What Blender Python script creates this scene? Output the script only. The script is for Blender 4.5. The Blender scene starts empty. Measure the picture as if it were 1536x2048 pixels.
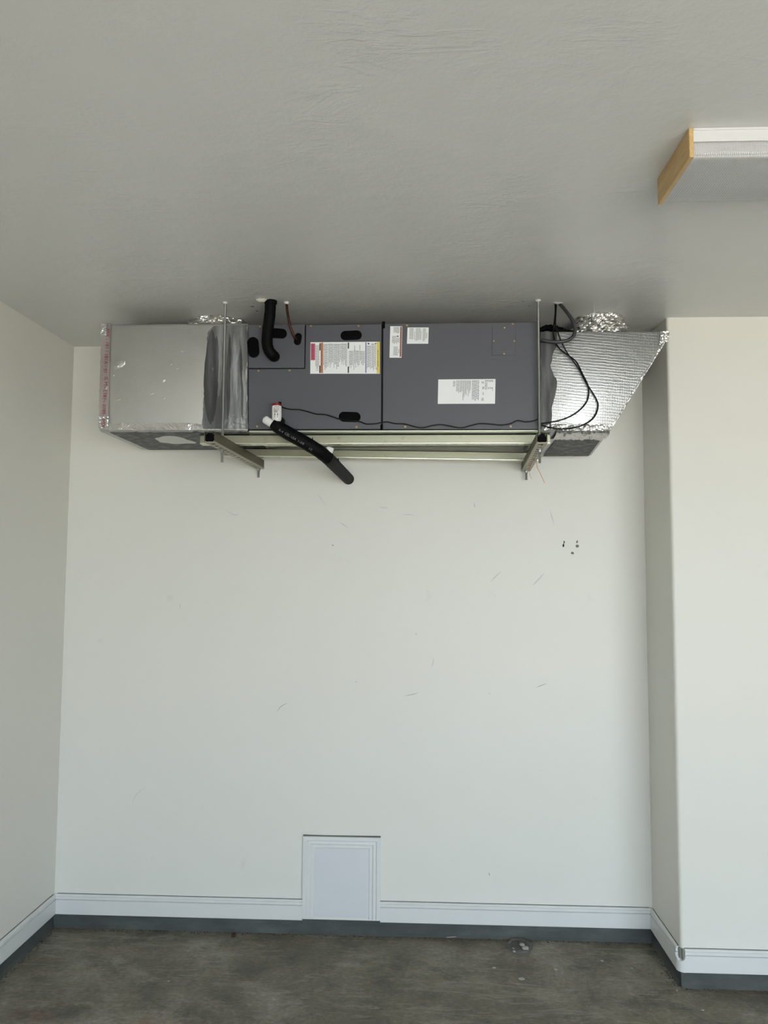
import bpy, bmesh, math, random
from mathutils import Vector, Matrix, noise
random.seed(7)
S = bpy.context.scene
COL = S.collection

# ------------------------------------------------------------------ camera
CAM_LOC = Vector((0.0, -3.6, 1.68426))
RIGHT = Vector((0.99910069, 0.04204763, 0.00546031))
UP = Vector((-0.0023817, -0.07292203, 0.9973348))
FWD = Vector((-0.04233374, 0.99645089, 0.0727563))
FPX = 1512.43
cam_d = bpy.data.cameras.new('camera')
cam_d.sensor_fit = 'VERTICAL'
cam_d.sensor_height = 36.0
cam_d.sensor_width = 27.0
cam_d.lens = 36.0 * FPX / 2048.0
cam_d.clip_start = 0.05
cam = bpy.data.objects.new('camera', cam_d)
COL.objects.link(cam)
M = Matrix.Identity(4)
for i, v in enumerate((RIGHT, UP, -FWD)):
    for j in range(3):
        M[j][i] = v[j]
M.translation = CAM_LOC
cam.matrix_world = M
S.camera = cam

# ------------------------------------------------------------------ light
DOOR_Y = -6.4
DX0, DX1 = -0.55, 4.2                       # jambs of the open garage door
world = bpy.data.worlds.new('world')
S.world = world
world.use_nodes = True
bg = world.node_tree.nodes['Background']
bg.inputs['Color'].default_value = (0.70, 0.85, 1.0, 1)      # bright hazy daylight
bg.inputs['Strength'].default_value = 0.86
sun_d = bpy.data.lights.new('sun', 'SUN')
sun_d.energy = 3.1
sun_d.angle = math.radians(0.6)
sun_d.color = (1.0, 0.93, 0.82)
sun = bpy.data.objects.new('sun', sun_d)
COL.objects.link(sun)
sun.rotation_euler = Vector((0.42, 0.16, -0.89)).to_track_quat('-Z', 'Y').to_euler()   # high sun, slightly in front of the house
sky_d = bpy.data.lights.new('door_portal', 'AREA')           # sampling portal in the open garage door
sky_d.shape = 'RECTANGLE'
sky_d.size, sky_d.size_y = DX1 - DX0, 2.3
sky_d.cycles.is_portal = True
sky = bpy.data.objects.new('door_portal', sky_d)
COL.objects.link(sky)
sky.location = ((DX0 + DX1) / 2, DOOR_Y, 1.15)
sky.rotation_euler = (math.radians(90), 0, 0)
VS = S.view_settings
VS.view_transform = 'Standard'
VS.look = 'None'
VS.gamma = 1.0
VS.use_curve_mapping = False
VS.exposure = 3.26

# ------------------------------------------------------------------ helpers
OFF = {}

def pix(u, v, y):
    """point of the photograph (u, v) on the vertical plane at depth y"""
    d = RIGHT * ((u - 768) / FPX) - UP * ((v - 1024) / FPX) + FWD
    return CAM_LOC + d * ((y - CAM_LOC.y) / d.y)

def pixz(u, v, z):
    d = RIGHT * ((u - 768) / FPX) - UP * ((v - 1024) / FPX) + FWD
    return CAM_LOC + d * ((z - CAM_LOC.z) / d.z)

def tag(o, label=None, cat=None, group=None, kind=None):
    if label: o['label'] = label
    if cat: o['category'] = cat
    if group: o['group'] = group
    if kind: o['kind'] = kind
    return o

def thing(name, loc, label, cat, group=None):
    o = bpy.data.objects.new(name, None)
    o.empty_display_size = 0.05
    COL.objects.link(o)
    o.location = loc
    OFF[o] = Vector(loc)
    return tag(o, label, cat, group)

def obj(name, bm, mat, parent=None, smooth=False, label=None):
    """link bm (world coordinates) as one mesh object"""
    off = OFF[parent] if parent else Vector((0, 0, 0))
    if parent:
        bmesh.ops.translate(bm, verts=bm.verts, vec=-off)
    bmesh.ops.recalc_face_normals(bm, faces=bm.faces)
    me = bpy.data.meshes.new(name)
    bm.to_mesh(me)
    bm.free()
    for m in (mat if isinstance(mat, list) else [mat]):
        me.materials.append(m)
    if smooth:
        for p in me.polygons:
            p.use_smooth = True
        try:
            me.set_sharp_from_angle(angle=math.radians(40))
        except Exception:
            pass
    o = bpy.data.objects.new(name, me)
    COL.objects.link(o)
    if parent:
        o.parent = parent
    OFF[o] = off
    if label: o['label'] = label
    return o

def solo(name, bm, mat, loc, label, cat, group=None, smooth=False):
    """a thing that is one mesh, origin at loc"""
    loc = Vector(loc)
    bmesh.ops.translate(bm, verts=bm.verts, vec=-loc)
    o = obj(name, bm, mat, None, smooth)
    o.location = loc
    OFF[o] = loc
    return tag(o, label, cat, group)

def struct(name, bm, mat, smooth=False, parent=None):
    o = obj(name, bm, mat, parent, smooth)
    o['kind'] = 'structure'
    return o

def box(bm, x0, x1, y0, y1, z0, z1, bev=0.0, seg=2):
    r = bmesh.ops.create_cube(bm, size=1.0)
    vs = r['verts']
    for v in vs:
        v.co = Vector((x0 + (v.co.x + .5) * (x1 - x0), y0 + (v.co.y + .5) * (y1 - y0), z0 + (v.co.z + .5) * (z1 - z0)))
    if bev:
        es = list({e for v in vs for e in v.link_edges})
        bmesh.ops.bevel(bm, geom=es, offset=bev, segments=seg, affect='EDGES', profile=0.5)
    return bm

def nbox(*a, **k):
    return box(bmesh.new(), *a, **k)

def prism(bm, pts, y0, y1, bev=0.0):
    """polygon of (x, z) points extruded from y0 (front) to y1"""
    a = [bm.verts.new((p[0], y0, p[1])) for p in pts]
    b = [bm.verts.new((p[0], y1, p[1])) for p in pts]
    n = len(pts)
    f = bm.faces.new(a)
    bm.faces.new(b[::-1])
    for i in range(n):
        bm.faces.new((a[i], b[i], b[(i + 1) % n], a[(i + 1) % n]))
    if bev:
        bmesh.ops.bevel(bm, geom=list(f.edges), offset=bev, segments=2, affect='EDGES', profile=0.5)
    return bm

def spline(pts, n=8):
    P = [Vector(p) for p in pts]
    P = [P[0] * 2 - P[1]] + P + [P[-1] * 2 - P[-2]]
    out = []
    for i in range(1, len(P) - 2):
        p0, p1, p2, p3 = P[i - 1:i + 3]
        for k in range(n):
            t = k / n
            out.append(0.5 * (2 * p1 + (p2 - p0) * t + (2 * p0 - 5 * p1 + 4 * p2 - p3) * t * t + (3 * p1 - p0 - 3 * p2 + p3) * t ** 3))
    out.append(P[-2])
    return out

def tube(bm, pts, r, n=12, cap=True):
    """sweep a circle along pts; r a number or one radius per point"""
    pts = [Vector(p) for p in pts]
    R = r if isinstance(r, (list, tuple)) else [r] * len(pts)
    t = (pts[1] - pts[0]).normalized()
    a = t.orthogonal().normalized()
    rings = []
    for i, p in enumerate(pts):
        t2 = (pts[min(i + 1, len(pts) - 1)] - pts[max(i - 1, 0)]).normalized()
        q = t.rotation_difference(t2)
        a = (q @ a).normalized()
        t = t2
        b = t.cross(a)
        rings.append([bm.verts.new(p + (a * math.cos(2 * math.pi * k / n) + b * math.sin(2 * math.pi * k / n)) * R[i]) for k in range(n)])
    for A, B in zip(rings, rings[1:]):
        for k in range(n):
            bm.faces.new((A[k], A[(k + 1) % n], B[(k + 1) % n], B[k]))
    if cap:
        bm.faces.new(rings[0][::-1])
        bm.faces.new(rings[-1])
    return bm

def stadium(cx, cz, length, width, ang, n=10):
    """outline of a rounded slot in the (x, z) plane"""
    h = (length - width) / 2
    r = width / 2
    P = []
    for s in (1, -1):
        for k in range(n + 1):
            a = -math.pi / 2 + math.pi * k / n
            P.append((s * (h + r * math.cos(a)), s * r * math.sin(a)))
    ca, sa = math.cos(ang), math.sin(ang)
    return [(cx + x * ca - z * sa, cz + x * sa + z * ca) for x, z in P]

def sheet(bm, grid):
    """grid: rows of Vectors -> quads"""
    V = [[bm.verts.new(p) for p in row] for row in grid]
    for i in range(len(V) - 1):
        for j in range(len(V[0]) - 1):
            bm.faces.new((V[i][j], V[i][j + 1], V[i + 1][j + 1], V[i + 1][j]))
    return V

def hexnut(bm, c, r, h, axis='Z'):
    pts = []
    for k in range(6):
        a = k * math.pi / 3
        pts.append((math.cos(a) * r, math.sin(a) * r))
    lo, hi = [], []
    for x, y in pts:
        if axis == 'Z':
            lo.append(bm.verts.new((c[0] + x, c[1] + y, c[2])))
            hi.append(bm.verts.new((c[0] + x, c[1] + y, c[2] + h)))
        else:
            lo.append(bm.verts.new((c[0] + x, c[1], c[2] + y)))
            hi.append(bm.verts.new((c[0] + x, c[1] - h, c[2] + y)))
    bm.faces.new(lo)
    bm.faces.new(hi)
    for k in range(6):
        bm.faces.new((lo[k], lo[(k + 1) % 6], hi[(k + 1) % 6], hi[k]))
    return bm

def crinkle(p, s, seed=0.0):
    q = Vector((p.x * s + seed, p.y * s + seed * 1.7, p.z * s - seed))
    n1 = abs(noise.noise(q)) * 2 - .5
    n2 = abs(noise.noise(q * 2.3)) - .25
    return n1 * .65 + n2 * .6

def text_mesh(body, size, mat_world, depth=0.0):
    cu = bpy.data.curves.new('txt', 'FONT')
    cu.body = body
    cu.size = size
    cu.align_x = 'CENTER'
    cu.align_y = 'CENTER'
    cu.resolution_u = 2
    cu.extrude = depth
    o = bpy.data.objects.new('txt', cu)
    COL.objects.link(o)
    dg = bpy.context.evaluated_depsgraph_get()
    me = bpy.data.meshes.new_from_object(o.evaluated_get(dg))
    bm = bmesh.new()
    bm.from_mesh(me)
    bmesh.ops.transform(bm, matrix=mat_world, verts=bm.verts)
    bpy.data.objects.remove(o)
    bpy.data.meshes.remove(me)
    return bm

# ------------------------------------------------------------------ materials
class NT:
    def __init__(self, name):
        self.m = bpy.data.materials.new(name)
        self.m.use_nodes = True
        self.t = self.m.node_tree
        self.b = self.t.nodes['Principled BSDF']
        self.co = self.t.nodes.new('ShaderNodeTexCoord').outputs['Object']
    def n(self, kind, **inp):
        nd = self.t.nodes.new('ShaderNode' + kind)
        for k, v in inp.items():
            self.put(nd.inputs[k.replace('_', ' ')], v)
        return nd
    def put(self, sock, v):
        if isinstance(v, bpy.types.NodeSocket):
            self.t.links.new(v, sock)
        else:
            sock.default_value = v
    def scaled(self, s, rot=(0, 0, 0)):
        nd = self.t.nodes.new('ShaderNodeMapping')
        self.t.links.new(self.co, nd.inputs['Vector'])
        nd.inputs['Scale'].default_value = s
        nd.inputs['Rotation'].default_value = rot
        return nd.outputs['Vector']
    def noise(self, scale, detail=4, rough=.55, vec=None, dist=0.0):
        nd = self.n('TexNoise', Scale=scale, Detail=detail, Roughness=rough, Distortion=dist)
        self.t.links.new(vec or self.co, nd.inputs['Vector'])
        return nd.outputs['Fac']
    def ramp(self, fac, stops):
        nd = self.t.nodes.new('ShaderNodeValToRGB')
        self.t.links.new(fac, nd.inputs['Fac'])
        el = nd.color_ramp.elements
        while len(el) < len(stops):
            el.new(.5)
        for e, (p, c) in zip(el, stops):
            e.position = p
            e.color = (*c, 1) if len(c) == 3 else c
        return nd.outputs['Color']
    def math(self, op, a, b=0.0):
        nd = self.t.nodes.new('ShaderNodeMath')
        nd.operation = op
        self.put(nd.inputs[0], a)
        self.put(nd.inputs[1], b)
        return nd.outputs[0]
    def mix(self, fac, a, b, mode='MIX'):
        nd = self.t.nodes.new('ShaderNodeMix')
        nd.data_type = 'RGBA'
        nd.blend_type = mode
        self.put(nd.inputs[0], fac)
        self.put(nd.inputs[6], a if isinstance(a, bpy.types.NodeSocket) else (*a, 1))
        self.put(nd.inputs[7], b if isinstance(b, bpy.types.NodeSocket) else (*b, 1))
        return nd.outputs[2]
    def bump(self, h, strength, dist=.01, prev=None):
        nd = self.n('Bump', Strength=strength, Distance=dist)
        self.t.links.new(h, nd.inputs['Height'])
        if prev:
            self.t.links.new(prev, nd.inputs['Normal'])
        self.t.links.new(nd.outputs['Normal'], self.b.inputs['Normal'])
        return nd.outputs['Normal']
    def set(self, color=None, rough=None, metal=None, **kw):
        if color is not None:
            self.put(self.b.inputs['Base Color'], color if isinstance(color, bpy.types.NodeSocket) else (*color, 1))
        if rough is not None: self.put(self.b.inputs['Roughness'], rough)
        if metal is not None: self.put(self.b.inputs['Metallic'], metal)
        for k, v in kw.items():
            self.put(self.b.inputs[k.replace('_', ' ')], v)
        return self

def plain(name, color, rough=.5, metal=0.0, var=.08, scale=30, bump=0.0, spec=.5):
    t = NT(name)
    t.set(Specular_IOR_Level=spec)
    f = t.noise(scale, 3)
    c = t.mix(f, tuple(x * (1 - var) for x in color), tuple(min(1, x * (1 + var)) for x in color))
    t.set(c, rough, metal)
    if bump:
        t.bump(t.noise(scale * 4, 3), bump, .002)
    return t.m

def wall_paint(name, base, scuffs=True):
    t = NT(name)
    big = t.noise(1.1, 4)
    c = t.mix(big, tuple(x * .965 for x in base), tuple(min(1, x * 1.02) for x in base))
    if scuffs:
        sm = t.noise(7.0, 5, .62, t.scaled((1, 1, .8)))
        c = t.mix(t.ramp(sm, [(0.66, (0, 0, 0)), (0.82, (.35, .35, .35))]), c, tuple(x * .62 for x in base))
    t.set(c, .42, 0, Specular_IOR_Level=.35)
    t.bump(t.noise(60, 3, .6), .06, .003)
    return t.m

M_wall = wall_paint('wall_paint', (.80, .787, .728))
M_side = wall_paint('wall_paint_plain', (.79, .775, .712), False)

def ceiling_paint():
    t = NT('ceiling_paint')
    base = (.72, .72, .70)
    c = t.mix(t.noise(1.4, 5), tuple(x * .95 for x in base), base)
    t.set(c, .30, 0, Specular_IOR_Level=.5)
    a = t.noise(4.5, 6, .62, t.scaled((.8, 2.2, 1)), .8)
    ridge = t.ramp(a, [(.44, (0, 0, 0)), (.5, (1, 1, 1)), (.57, (.15, .15, .15))])
    m = t.ramp(t.noise(2.6, 3), [(.5, (0, 0, 0)), (.66, (1, 1, 1))])
    h = t.math('MULTIPLY', ridge, m)
    n1 = t.bump(h, .2, .005)
    t.bump(t.noise(9, 6, .62), .42, .010, n1)
    return t.m
M_ceil = ceiling_paint()

def concrete_floor():
    t = NT('garage_concrete')
    a = t.noise(2.6, 11, .70, t.scaled((1, 1.15, 1)), .6)
    b = t.noise(4.5, 9, .72, t.scaled((1, 1.2, 1)))
    g = t.noise(1.3, 4, .6, t.scaled((1, 1.0, 1), (0, 0, .6)))
    c = t.ramp(a, [(.30, (.080, .072, .055)), (.45, (.172, .154, .120)), (.56, (.25, .23, .188)), (.72, (.38, .355, .305))])
    c = t.mix(t.ramp(g, [(.46, (0, 0, 0)), (.66, (.7, .7, .7))]), c, (.185, .172, .115))
    c = t.mix(t.ramp(b, [(.34, (.85, .85, .85)), (.5, (0, 0, 0))]), c, (.085, .08, .07))
    c = t.mix(t.ramp(t.noise(9, 6, .7), [(.62, (0, 0, 0)), (.78, (.55, .55, .55))]), c, (.50, .475, .43))
    rust = t.ramp(t.noise(1.9, 5, .6, t.scaled((1, 1, 1), (.3, .8, .2))), [(.64, (0, 0, 0)), (.74, (.6, .6, .6))])
    c = t.mix(rust, c, (.19, .095, .055))
    v = t.n('TexVoronoi', Scale=38.0)
    t.t.links.new(t.co, v.inputs['Vector'])
    pick = t.ramp(v.outputs['Color'], [(.93, (0, 0, 0)), (.94, (1, 1, 1))])
    dot = t.ramp(v.outputs['Distance'], [(.08, (1, 1, 1)), (.14, (0, 0, 0))])
    c = t.mix(t.math('MULTIPLY', pick, dot), c, (.45, .43, .38))
    fine = t.noise(48, 8, .78, t.scaled((1, 1.5, 1)))
    c = t.mix(.55, c, t.ramp(fine, [(.30, (.22, .21, .19)), (.5, (.5, .5, .5)), (.68, (.86, .85, .83))]), 'OVERLAY')
    scr = t.noise(5, 6, .7, t.scaled((.5, 3.2, 1), (0, 0, .35)), 1.5)
    c = t.mix(t.ramp(scr, [(.56, (0, 0, 0)), (.62, (.35, .35, .35)), (.68, (0, 0, 0))]), c, (.42, .39, .33))
    t.set(c, t.ramp(a, [(.3, (.45,) * 3), (.7, (.75,) * 3)]), 0, Specular_IOR_Level=.4)
    t.bump(t.noise(24, 8, .72), .8, .008)
    return t.m
M_floor = concrete_floor()

def curb_mat():
    t = NT('stem_wall_concrete')
    a = t.noise(6, 7, .65, t.scaled((.6, .6, 1.6)))
    c = t.ramp(a, [(.3, (.048, .052, .049)), (.55, (.078, .086, .081)), (.75, (.115, .124, .116))])
    t.set(c, .75)
    t.bump(t.noise(50, 5, .7), .3, .003)
    return t.m
M_curb = curb_mat()
M_trim = plain('white_trim_paint', (.75, .758, .742), .34, 0, .03, 9, .05)
M_hatch = plain('hatch_paint', (.70, .715, .735), .4, 0, .03, 12, .08)
M_crack = plain('dark_caulk_crack', (.14, .13, .115), .9)
M_dark_unseen = plain('dark_unseen_wall', (.24, .20, .15), .7, 0, .2, 3)  # made-up dark tone for the unseen walls, cuts their bounce light
M_drive = plain('driveway_concrete', (.50, .47, .42), .9, 0, .1, 1.0)
M_cab = plain('slate_grey_powder_coat', (.090, .091, .108), .42, 0, .04, 4, .02)
M_gap = plain('black_gap', (.008, .008, .008), .9)
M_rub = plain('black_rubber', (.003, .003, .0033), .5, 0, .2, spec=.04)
M_foam = plain('black_foam_insulation', (.0025, .0025, .0028), .6, 0, .3, 60, .3, spec=.12)
M_foam_dusty = plain('dusty_foam_insulation', (.022, .021, .021), .75, 0, .5, 50, .5, spec=.15)
M_wire = plain('black_wire_jacket', (.004, .004, .0045), .4, spec=.2)
M_cond = plain('dark_grey_conduit', (.035, .036, .037), .35)
M_pvc = plain('white_pvc', (.78, .78, .76), .3, 0, .03)
M_red = plain('dark_red_plastic', (.22, .012, .015), .35)
M_screw = plain('brass_screw', (.42, .31, .14), .4, .7)
M_rod = plain('zinc_threaded_rod', (.36, .36, .35), .42, .85, .15, 40)
M_copper = plain('tarnished_copper', (.085, .030, .018), .42, .8, .8, 45)
M_orange = plain('bare_orange_wire', (.62, .22, .10), .4, .5)
M_lab = plain('label_white', (.88, .90, .92), .45, 0, .02)
M_ink = plain('label_grey_ink', (.27, .28, .29), .6)
M_inkd = plain('label_black_ink', (.02, .02, .02), .6)
M_lred = plain('label_crimson', (.50, .10, .16), .5)
M_lor = plain('label_orange', (.55, .22, .10), .5)
M_lbl = plain('label_blue', (.12, .15, .34), .5)
M_lye = plain('label_yellow', (.78, .62, .08), .5)
M_redprint = plain('red_print', (.30, .035, .06), .5)
M_greyprint = plain('grey_print', (.16, .16, .165), .6)
M_wood = None

def zinc_mat(name, base, tint, rough=.36):
    t = NT(name)
    a = t.noise(3.0, 4, .6, t.scaled((1.0, 1.0, 8)))
    c = t.ramp(a, [(.32, base), (.5, tint), (.68, tuple((x + y) / 2 for x, y in zip(base, tint)))])
    d = t.ramp(t.noise(22, 6, .7), [(.60, (0, 0, 0)), (.75, (.6, .6, .6))])
    c = t.mix(d, c, tuple(x * .45 for x in base))
    t.set(c, rough, .7)
    return t.m
M_zinc = zinc_mat('yellow_zinc_channel', (.42, .38, .305), (.375, .385, .285))
M_olive = zinc_mat('dull_zinc_channel', (.10, .09, .06), (.125, .112, .072), .52)
M_zincd = zinc_mat('pale_zinc_bottom', (.34, .31, .23), (.40, .37, .28), .45)  # paler than the channel sides, for the slotted bottoms
M_lip_glint = zinc_mat('zinc_edge_glint', (.78, .74, .60), (.76, .78, .62), .30)  # pale colour paints in the highlight along the rails' rounded lower edges
M_galv = zinc_mat('galvanized_sheet', (.56, .55, .51), (.55, .58, .49), .33)

def foil_mat(name, scrim, base, rough, wr):
    t = NT(name)
    c = t.mix(t.noise(9, 4), tuple(x * .9 for x in base), base)
    blot = t.ramp(t.noise(3.2, 5, .6), [(.4, (0, 0, 0)), (.7, (.5, .5, .5))])
    c = t.mix(blot, c, tuple(x * k for x, k in zip(base, (.80, .78, .72))))
    r = t.math('ADD', rough - .06, t.math('MULTIPLY', t.noise(14, 4), .14))
    t.set(c, r, .88)
    nrm = t.bump(t.noise(11, 5, .6, None, .6), wr, .012)
    if scrim:
        w1 = t.n('TexWave', Scale=46.0, Distortion=1.0, Detail=1.0)
        w1.bands_direction = 'X'
        t.t.links.new(t.co, w1.inputs['Vector'])
        w2 = t.n('TexWave', Scale=27.0, Distortion=2.2, Detail=2.0, Detail_Scale=1.5)
        w2.bands_direction = 'Z'
        t.t.links.new(t.scaled((1, 1, 1), (0, -.10, 0)), w2.inputs['Vector'])
        h = t.math('ADD', t.math('MULTIPLY', t.math('POWER', w1.outputs['Fac'], 2.0), .55), t.math('POWER', w2.outputs['Fac'], 5.0))
        amp = t.ramp(t.noise(5, 3), [(.35, (.2,) * 3), (.65, (1,) * 3)])
        t.bump(t.math('MULTIPLY', h, amp), scrim, .004, nrm)
    return t.m
M_foil_l = foil_mat('foil_facing_smooth', .035, (.56, .56, .545), .46, .14)
M_foil_r = foil_mat('foil_facing_scrim', .24, (.49, .50, .51), .37, .22)
M_pucker = foil_mat('foil_facing_puckered', 0, (.60, .60, .585), .30, .3)
M_tape = foil_mat('foil_tape', 0, (.66, .65, .645), .22, .8)
M_tape_pink = foil_mat('foil_tape_printed', 0, (.53, .475, .475), .36, .5)
M_flex = foil_mat('crumpled_foil', 0, (.80, .80, .79), .14, .9)

def mastic_mat(name='grey_mastic', k=1.0):
    t = NT(name)
    s = t.noise(16, 5, .6, t.scaled((1.6, 1.6, .18)))
    c = t.ramp(s, [(.36, (.085 * k, .087 * k, .089 * k)), (.52, (.155 * k, .158 * k, .16 * k)), (.66, (.30 * k, .305 * k, .31 * k))])
    t.set(c, t.ramp(s, [(.3, (.6,) * 3), (.7, (.42,) * 3)]), .12)
    t.bump(t.noise(40, 5, .65, t.scaled((1.4, 1.4, .5))), .45, .004)
    return t.m
M_mastic = mastic_mat()
M_mastic_d = mastic_mat('dark_grey_mastic', .40)
M_mastic_l = mastic_mat('pale_grey_mastic', 1.45)

def wood_mat():
    t = NT('oak_end_board')
    w = t.noise(14, 5, .6, t.scaled((6, .6, 6)), .5)
    t.set(t.ramp(w, [(.3, (.52, .33, .13)), (.6, (.66, .45, .20)), (.8, (.72, .52, .26))]), .45)
    return t.m
M_wood = wood_mat()
M_white = plain('white_enamel', (.74, .74, .74), .3, 0, .02)

def lens_mat():
    t = NT('prismatic_acrylic')
    v = t.n('TexVoronoi', Scale=150.0)
    v.inputs['Randomness'].default_value = 0.0
    t.t.links.new(t.co, v.inputs['Vector'])
    t.set((.90, .90, .91), .30, 0, Transmission_Weight=.5, IOR=1.25)
    t.bump(v.outputs['Distance'], .6, .004)
    return t.m
M_lens = lens_mat()

# ------------------------------------------------------------------ room shell
H = 2.7628
XL, XR, YC = -1.690, 1.075, -0.366       # back-left corner, alcove corner, face of the projecting wall
SK = 0.0219                               # the left wall opens slightly towards the camera
HC, HB = 0.0623, 0.151                    # top of stem wall, top of baseboard
XE = 4.4                                  # far right wall of the garage

def slab_left(z0, z1, x_off, thick, y0=0.0, y1=DOOR_Y):
    bm = bmesh.new()
    P = []
    for y in (y0, y1):
        xa = XL - SK * (-y) + x_off
        P.append((y, xa, xa - thick))
    lo = []
    for z in (z0, z1):
        lo.append([bm.verts.new((P[0][1], P[0][0], z)), bm.verts.new((P[1][1], P[1][0], z)),
                   bm.verts.new((P[1][2], P[1][0], z)), bm.verts.new((P[0][2], P[0][0], z))])
    bm.faces.new(lo[0]); bm.faces.new(lo[1][::-1])
    for k in range(4):
        bm.faces.new((lo[0][k], lo[0][(k + 1) % 4], lo[1][(k + 1) % 4], lo[1][k]))
    return bm

struct('floor', nbox(-2.3, XE + .2, DOOR_Y, .2, -.2, 0), M_floor)
struct('ceiling', nbox(-2.3, XE + .2, DOOR_Y - .2, .2, H, H + .2), M_ceil)
w_back = struct('wall_back', nbox(-2.3, XR + .1, 0, .2, HC, H), M_wall)
struct('wall_left', slab_left(HC, H, 0, .2), M_side)
bm = bmesh.new()
box(bm, XR, XE + .2, YC, .2, HC, H)
es = [e for e in bm.edges if all(abs(v.co.x - XR) < 1e-4 and abs(v.co.y - YC) < 1e-4 for v in e.verts)]
bmesh.ops.bevel(bm, geom=es, offset=.014, segments=5, affect='EDGES', profile=.5)
struct('wall_column', bm, M_side, True)
struct('wall_right', nbox(XE, XE + .2, DOOR_Y, YC, 0, H), M_dark_unseen)
bm = bmesh.new()
box(bm, -2.3, DX0, DOOR_Y - .2, DOOR_Y, 0, H)
box(bm, DX1, XE + .2, DOOR_Y - .2, DOOR_Y, 0, H)
box(bm, DX0, DX1, DOOR_Y - .2, DOOR_Y, 2.3, H)
struct('wall_front', bm, M_dark_unseen)
struct('driveway', nbox(-25, 25, -40, DOOR_Y, -.2, -.01), M_drive)

# concrete stem walls under the baseboards
def rough_curb(bm, a, b, nrm, depth, z1, n=60):
    """low wall face from a to b with a crumbly foot"""
    a, b = Vector(a), Vector(b)
    nv = Vector(nrm)
    rows = []
    for z, out in ((z1, -.02), (z1, .0), (z1 * .55, .001), (.012, .004), (0.0, .012), (-.01, .014)):
        row = []
        for i in range(n + 1):
            p = a.lerp(b, i / n)
            k = noise.noise(Vector((p.x * 14, p.y * 14, z * 30))) * (.006 if z < .03 else .0012)
            row.append(Vector((p.x, p.y, z)) + nv * (out + k))
        rows.append(row)
    sheet(bm, rows)
    return bm
bm = rough_curb(bmesh.new(), (XL, 0, 0), (XR, 0, 0), (0, -1, 0), .02, HC, 90)
box(bm, -2.3, XR + .1, .015, .2, 0, HC)
struct('trim_1', bm, M_curb)
bm = rough_curb(bmesh.new(), (XL + SK * DOOR_Y, DOOR_Y, 0), (XL, 0, 0), (1, 0, 0), .02, HC, 120)
struct('trim_2', bm, M_curb)
bm = rough_curb(bmesh.new(), (XR, 0, 0), (XR, YC, 0), (-1, 0, 0), .02, HC, 24)
rough_curb(bm, (XR, YC, 0), (XE, YC, 0), (0, -1, 0), .02, HC, 80)
box(bm, XR + .015, XE + .2, YC + .015, .2, 0, HC)
box(bm, XR - .001, XR + .03, YC - .001, YC + .03, 0, HC - .001, .004)
struct('trim_3', bm, M_curb)
# ragged dirt line at the foot of the stem walls
def crumbs(a, b, nrm, n):
    bm = bmesh.new()
    a, b, nv = Vector(a), Vector(b), Vector(nrm)
    for i in range(n):
        p = a.lerp(b, random.random()) + nv * (.012 + abs(random.gauss(0, .012)))
        s = random.uniform(.001, .0034)
        r = bmesh.ops.create_icosphere(bm, subdivisions=1, radius=s)
        for v in r['verts']:
            v.co = Vector((v.co.x * random.uniform(.8, 1.6), v.co.y, v.co.z * .6)) + p + Vector((0, 0, s * .3))
    return bm
M_grit = plain('dark_grit', (.085, .075, .062), .95, 0, .5, 60)
g = obj('dirt_crumbs', crumbs((XL, 0, 0), (XR, 0, 0), (0, -1, 0), 420), M_grit)
tag(g, 'dark crumbs of dirt along foot of back stem wall', 'dirt', kind='stuff')
g = obj('dirt_crumbs', crumbs((XL - .035, -1.5, 0), (XL, 0, 0), (1, 0, 0), 220), M_grit)
tag(g, 'dark crumbs of dirt along foot of left stem wall', 'dirt', kind='stuff')
bm = crumbs((XR, 0, 0), (XR, YC, 0), (-1, 0, 0), 90)
g = obj('dirt_crumbs', bm, M_grit)
tag(g, 'dark crumbs of dirt beside alcove side of projecting wall', 'dirt', kind='stuff')
g = obj('dirt_crumbs', crumbs((XR, YC, 0), (XR + .9, YC, 0), (0, -1, 0), 170), M_grit)
tag(g, 'dark crumbs of dirt along foot of projecting right wall', 'dirt', kind='stuff')

# baseboards: profile (out from wall, z) swept along a straight run
BP = [(0, HC), (.014, HC), (.015, HC + .003), (.015, HB - .024), (.0085, HB - .0225), (.0085, HB - .0200), (.014, HB - .019),
      (.014, HB - .009), (.0105, HB - .0075), (.0105, HB - .006), (.012, HB - .005), (.010, HB - .002), (.006, HB), (0, HB)]
def baseboard(bm, a, b, nrm, ma=0.0, mb=0.0):
    """ma / mb: mitre at each end (+1 outside corner, -1 inside corner)"""
    a, b, nv = Vector(a), Vector(b), Vector(nrm)
    d = (b - a).normalized()
    A = [bm.verts.new(a + nv * o - d * (o * ma) + Vector((0, 0, z))) for o, z in BP]
    B = [bm.verts.new(b + nv * o + d * (o * mb) + Vector((0, 0, z))) for o, z in BP]
    n = len(BP)
    for k in range(n):
        bm.faces.new((A[k], A[(k + 1) % n], B[(k + 1) % n], B[k]))
    bm.faces.new(A[::-1]); bm.faces.new(B)
    return bm
def crack(bm, a, b, nrm, z=HB):
    """hairline gap in the caulk on top of the baseboard"""
    a, b, nv = Vector(a), Vector(b), Vector(nrm)
    rows = []
    for o, dz in ((.0005, .0), (.0045, .0008), (.0005, .0018)):
        rows.append([a.lerp(b, i / 40) + nv * (o * (.7 + .3 * noise.noise(Vector((i * .7, o * 900, z))))) + Vector((0, 0, z + dz)) for i in range(41)])
    sheet(bm, rows)
    return bm
HX0, HX1 = pix(606, 1750, 0).x, pix(761, 1750, 0).x        # outer edges of the hatch casing
bb = struct('baseboard_back', baseboard(bmesh.new(), (XL, 0, 0), (HX0, 0, 0), (0, -1, 0), -1, 0), M_trim)
obj('caulk_crack', crack(bmesh.new(), (XL + .015, 0, 0), (HX0, 0, 0), (0, -1, 0)), M_crack, bb)
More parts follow.
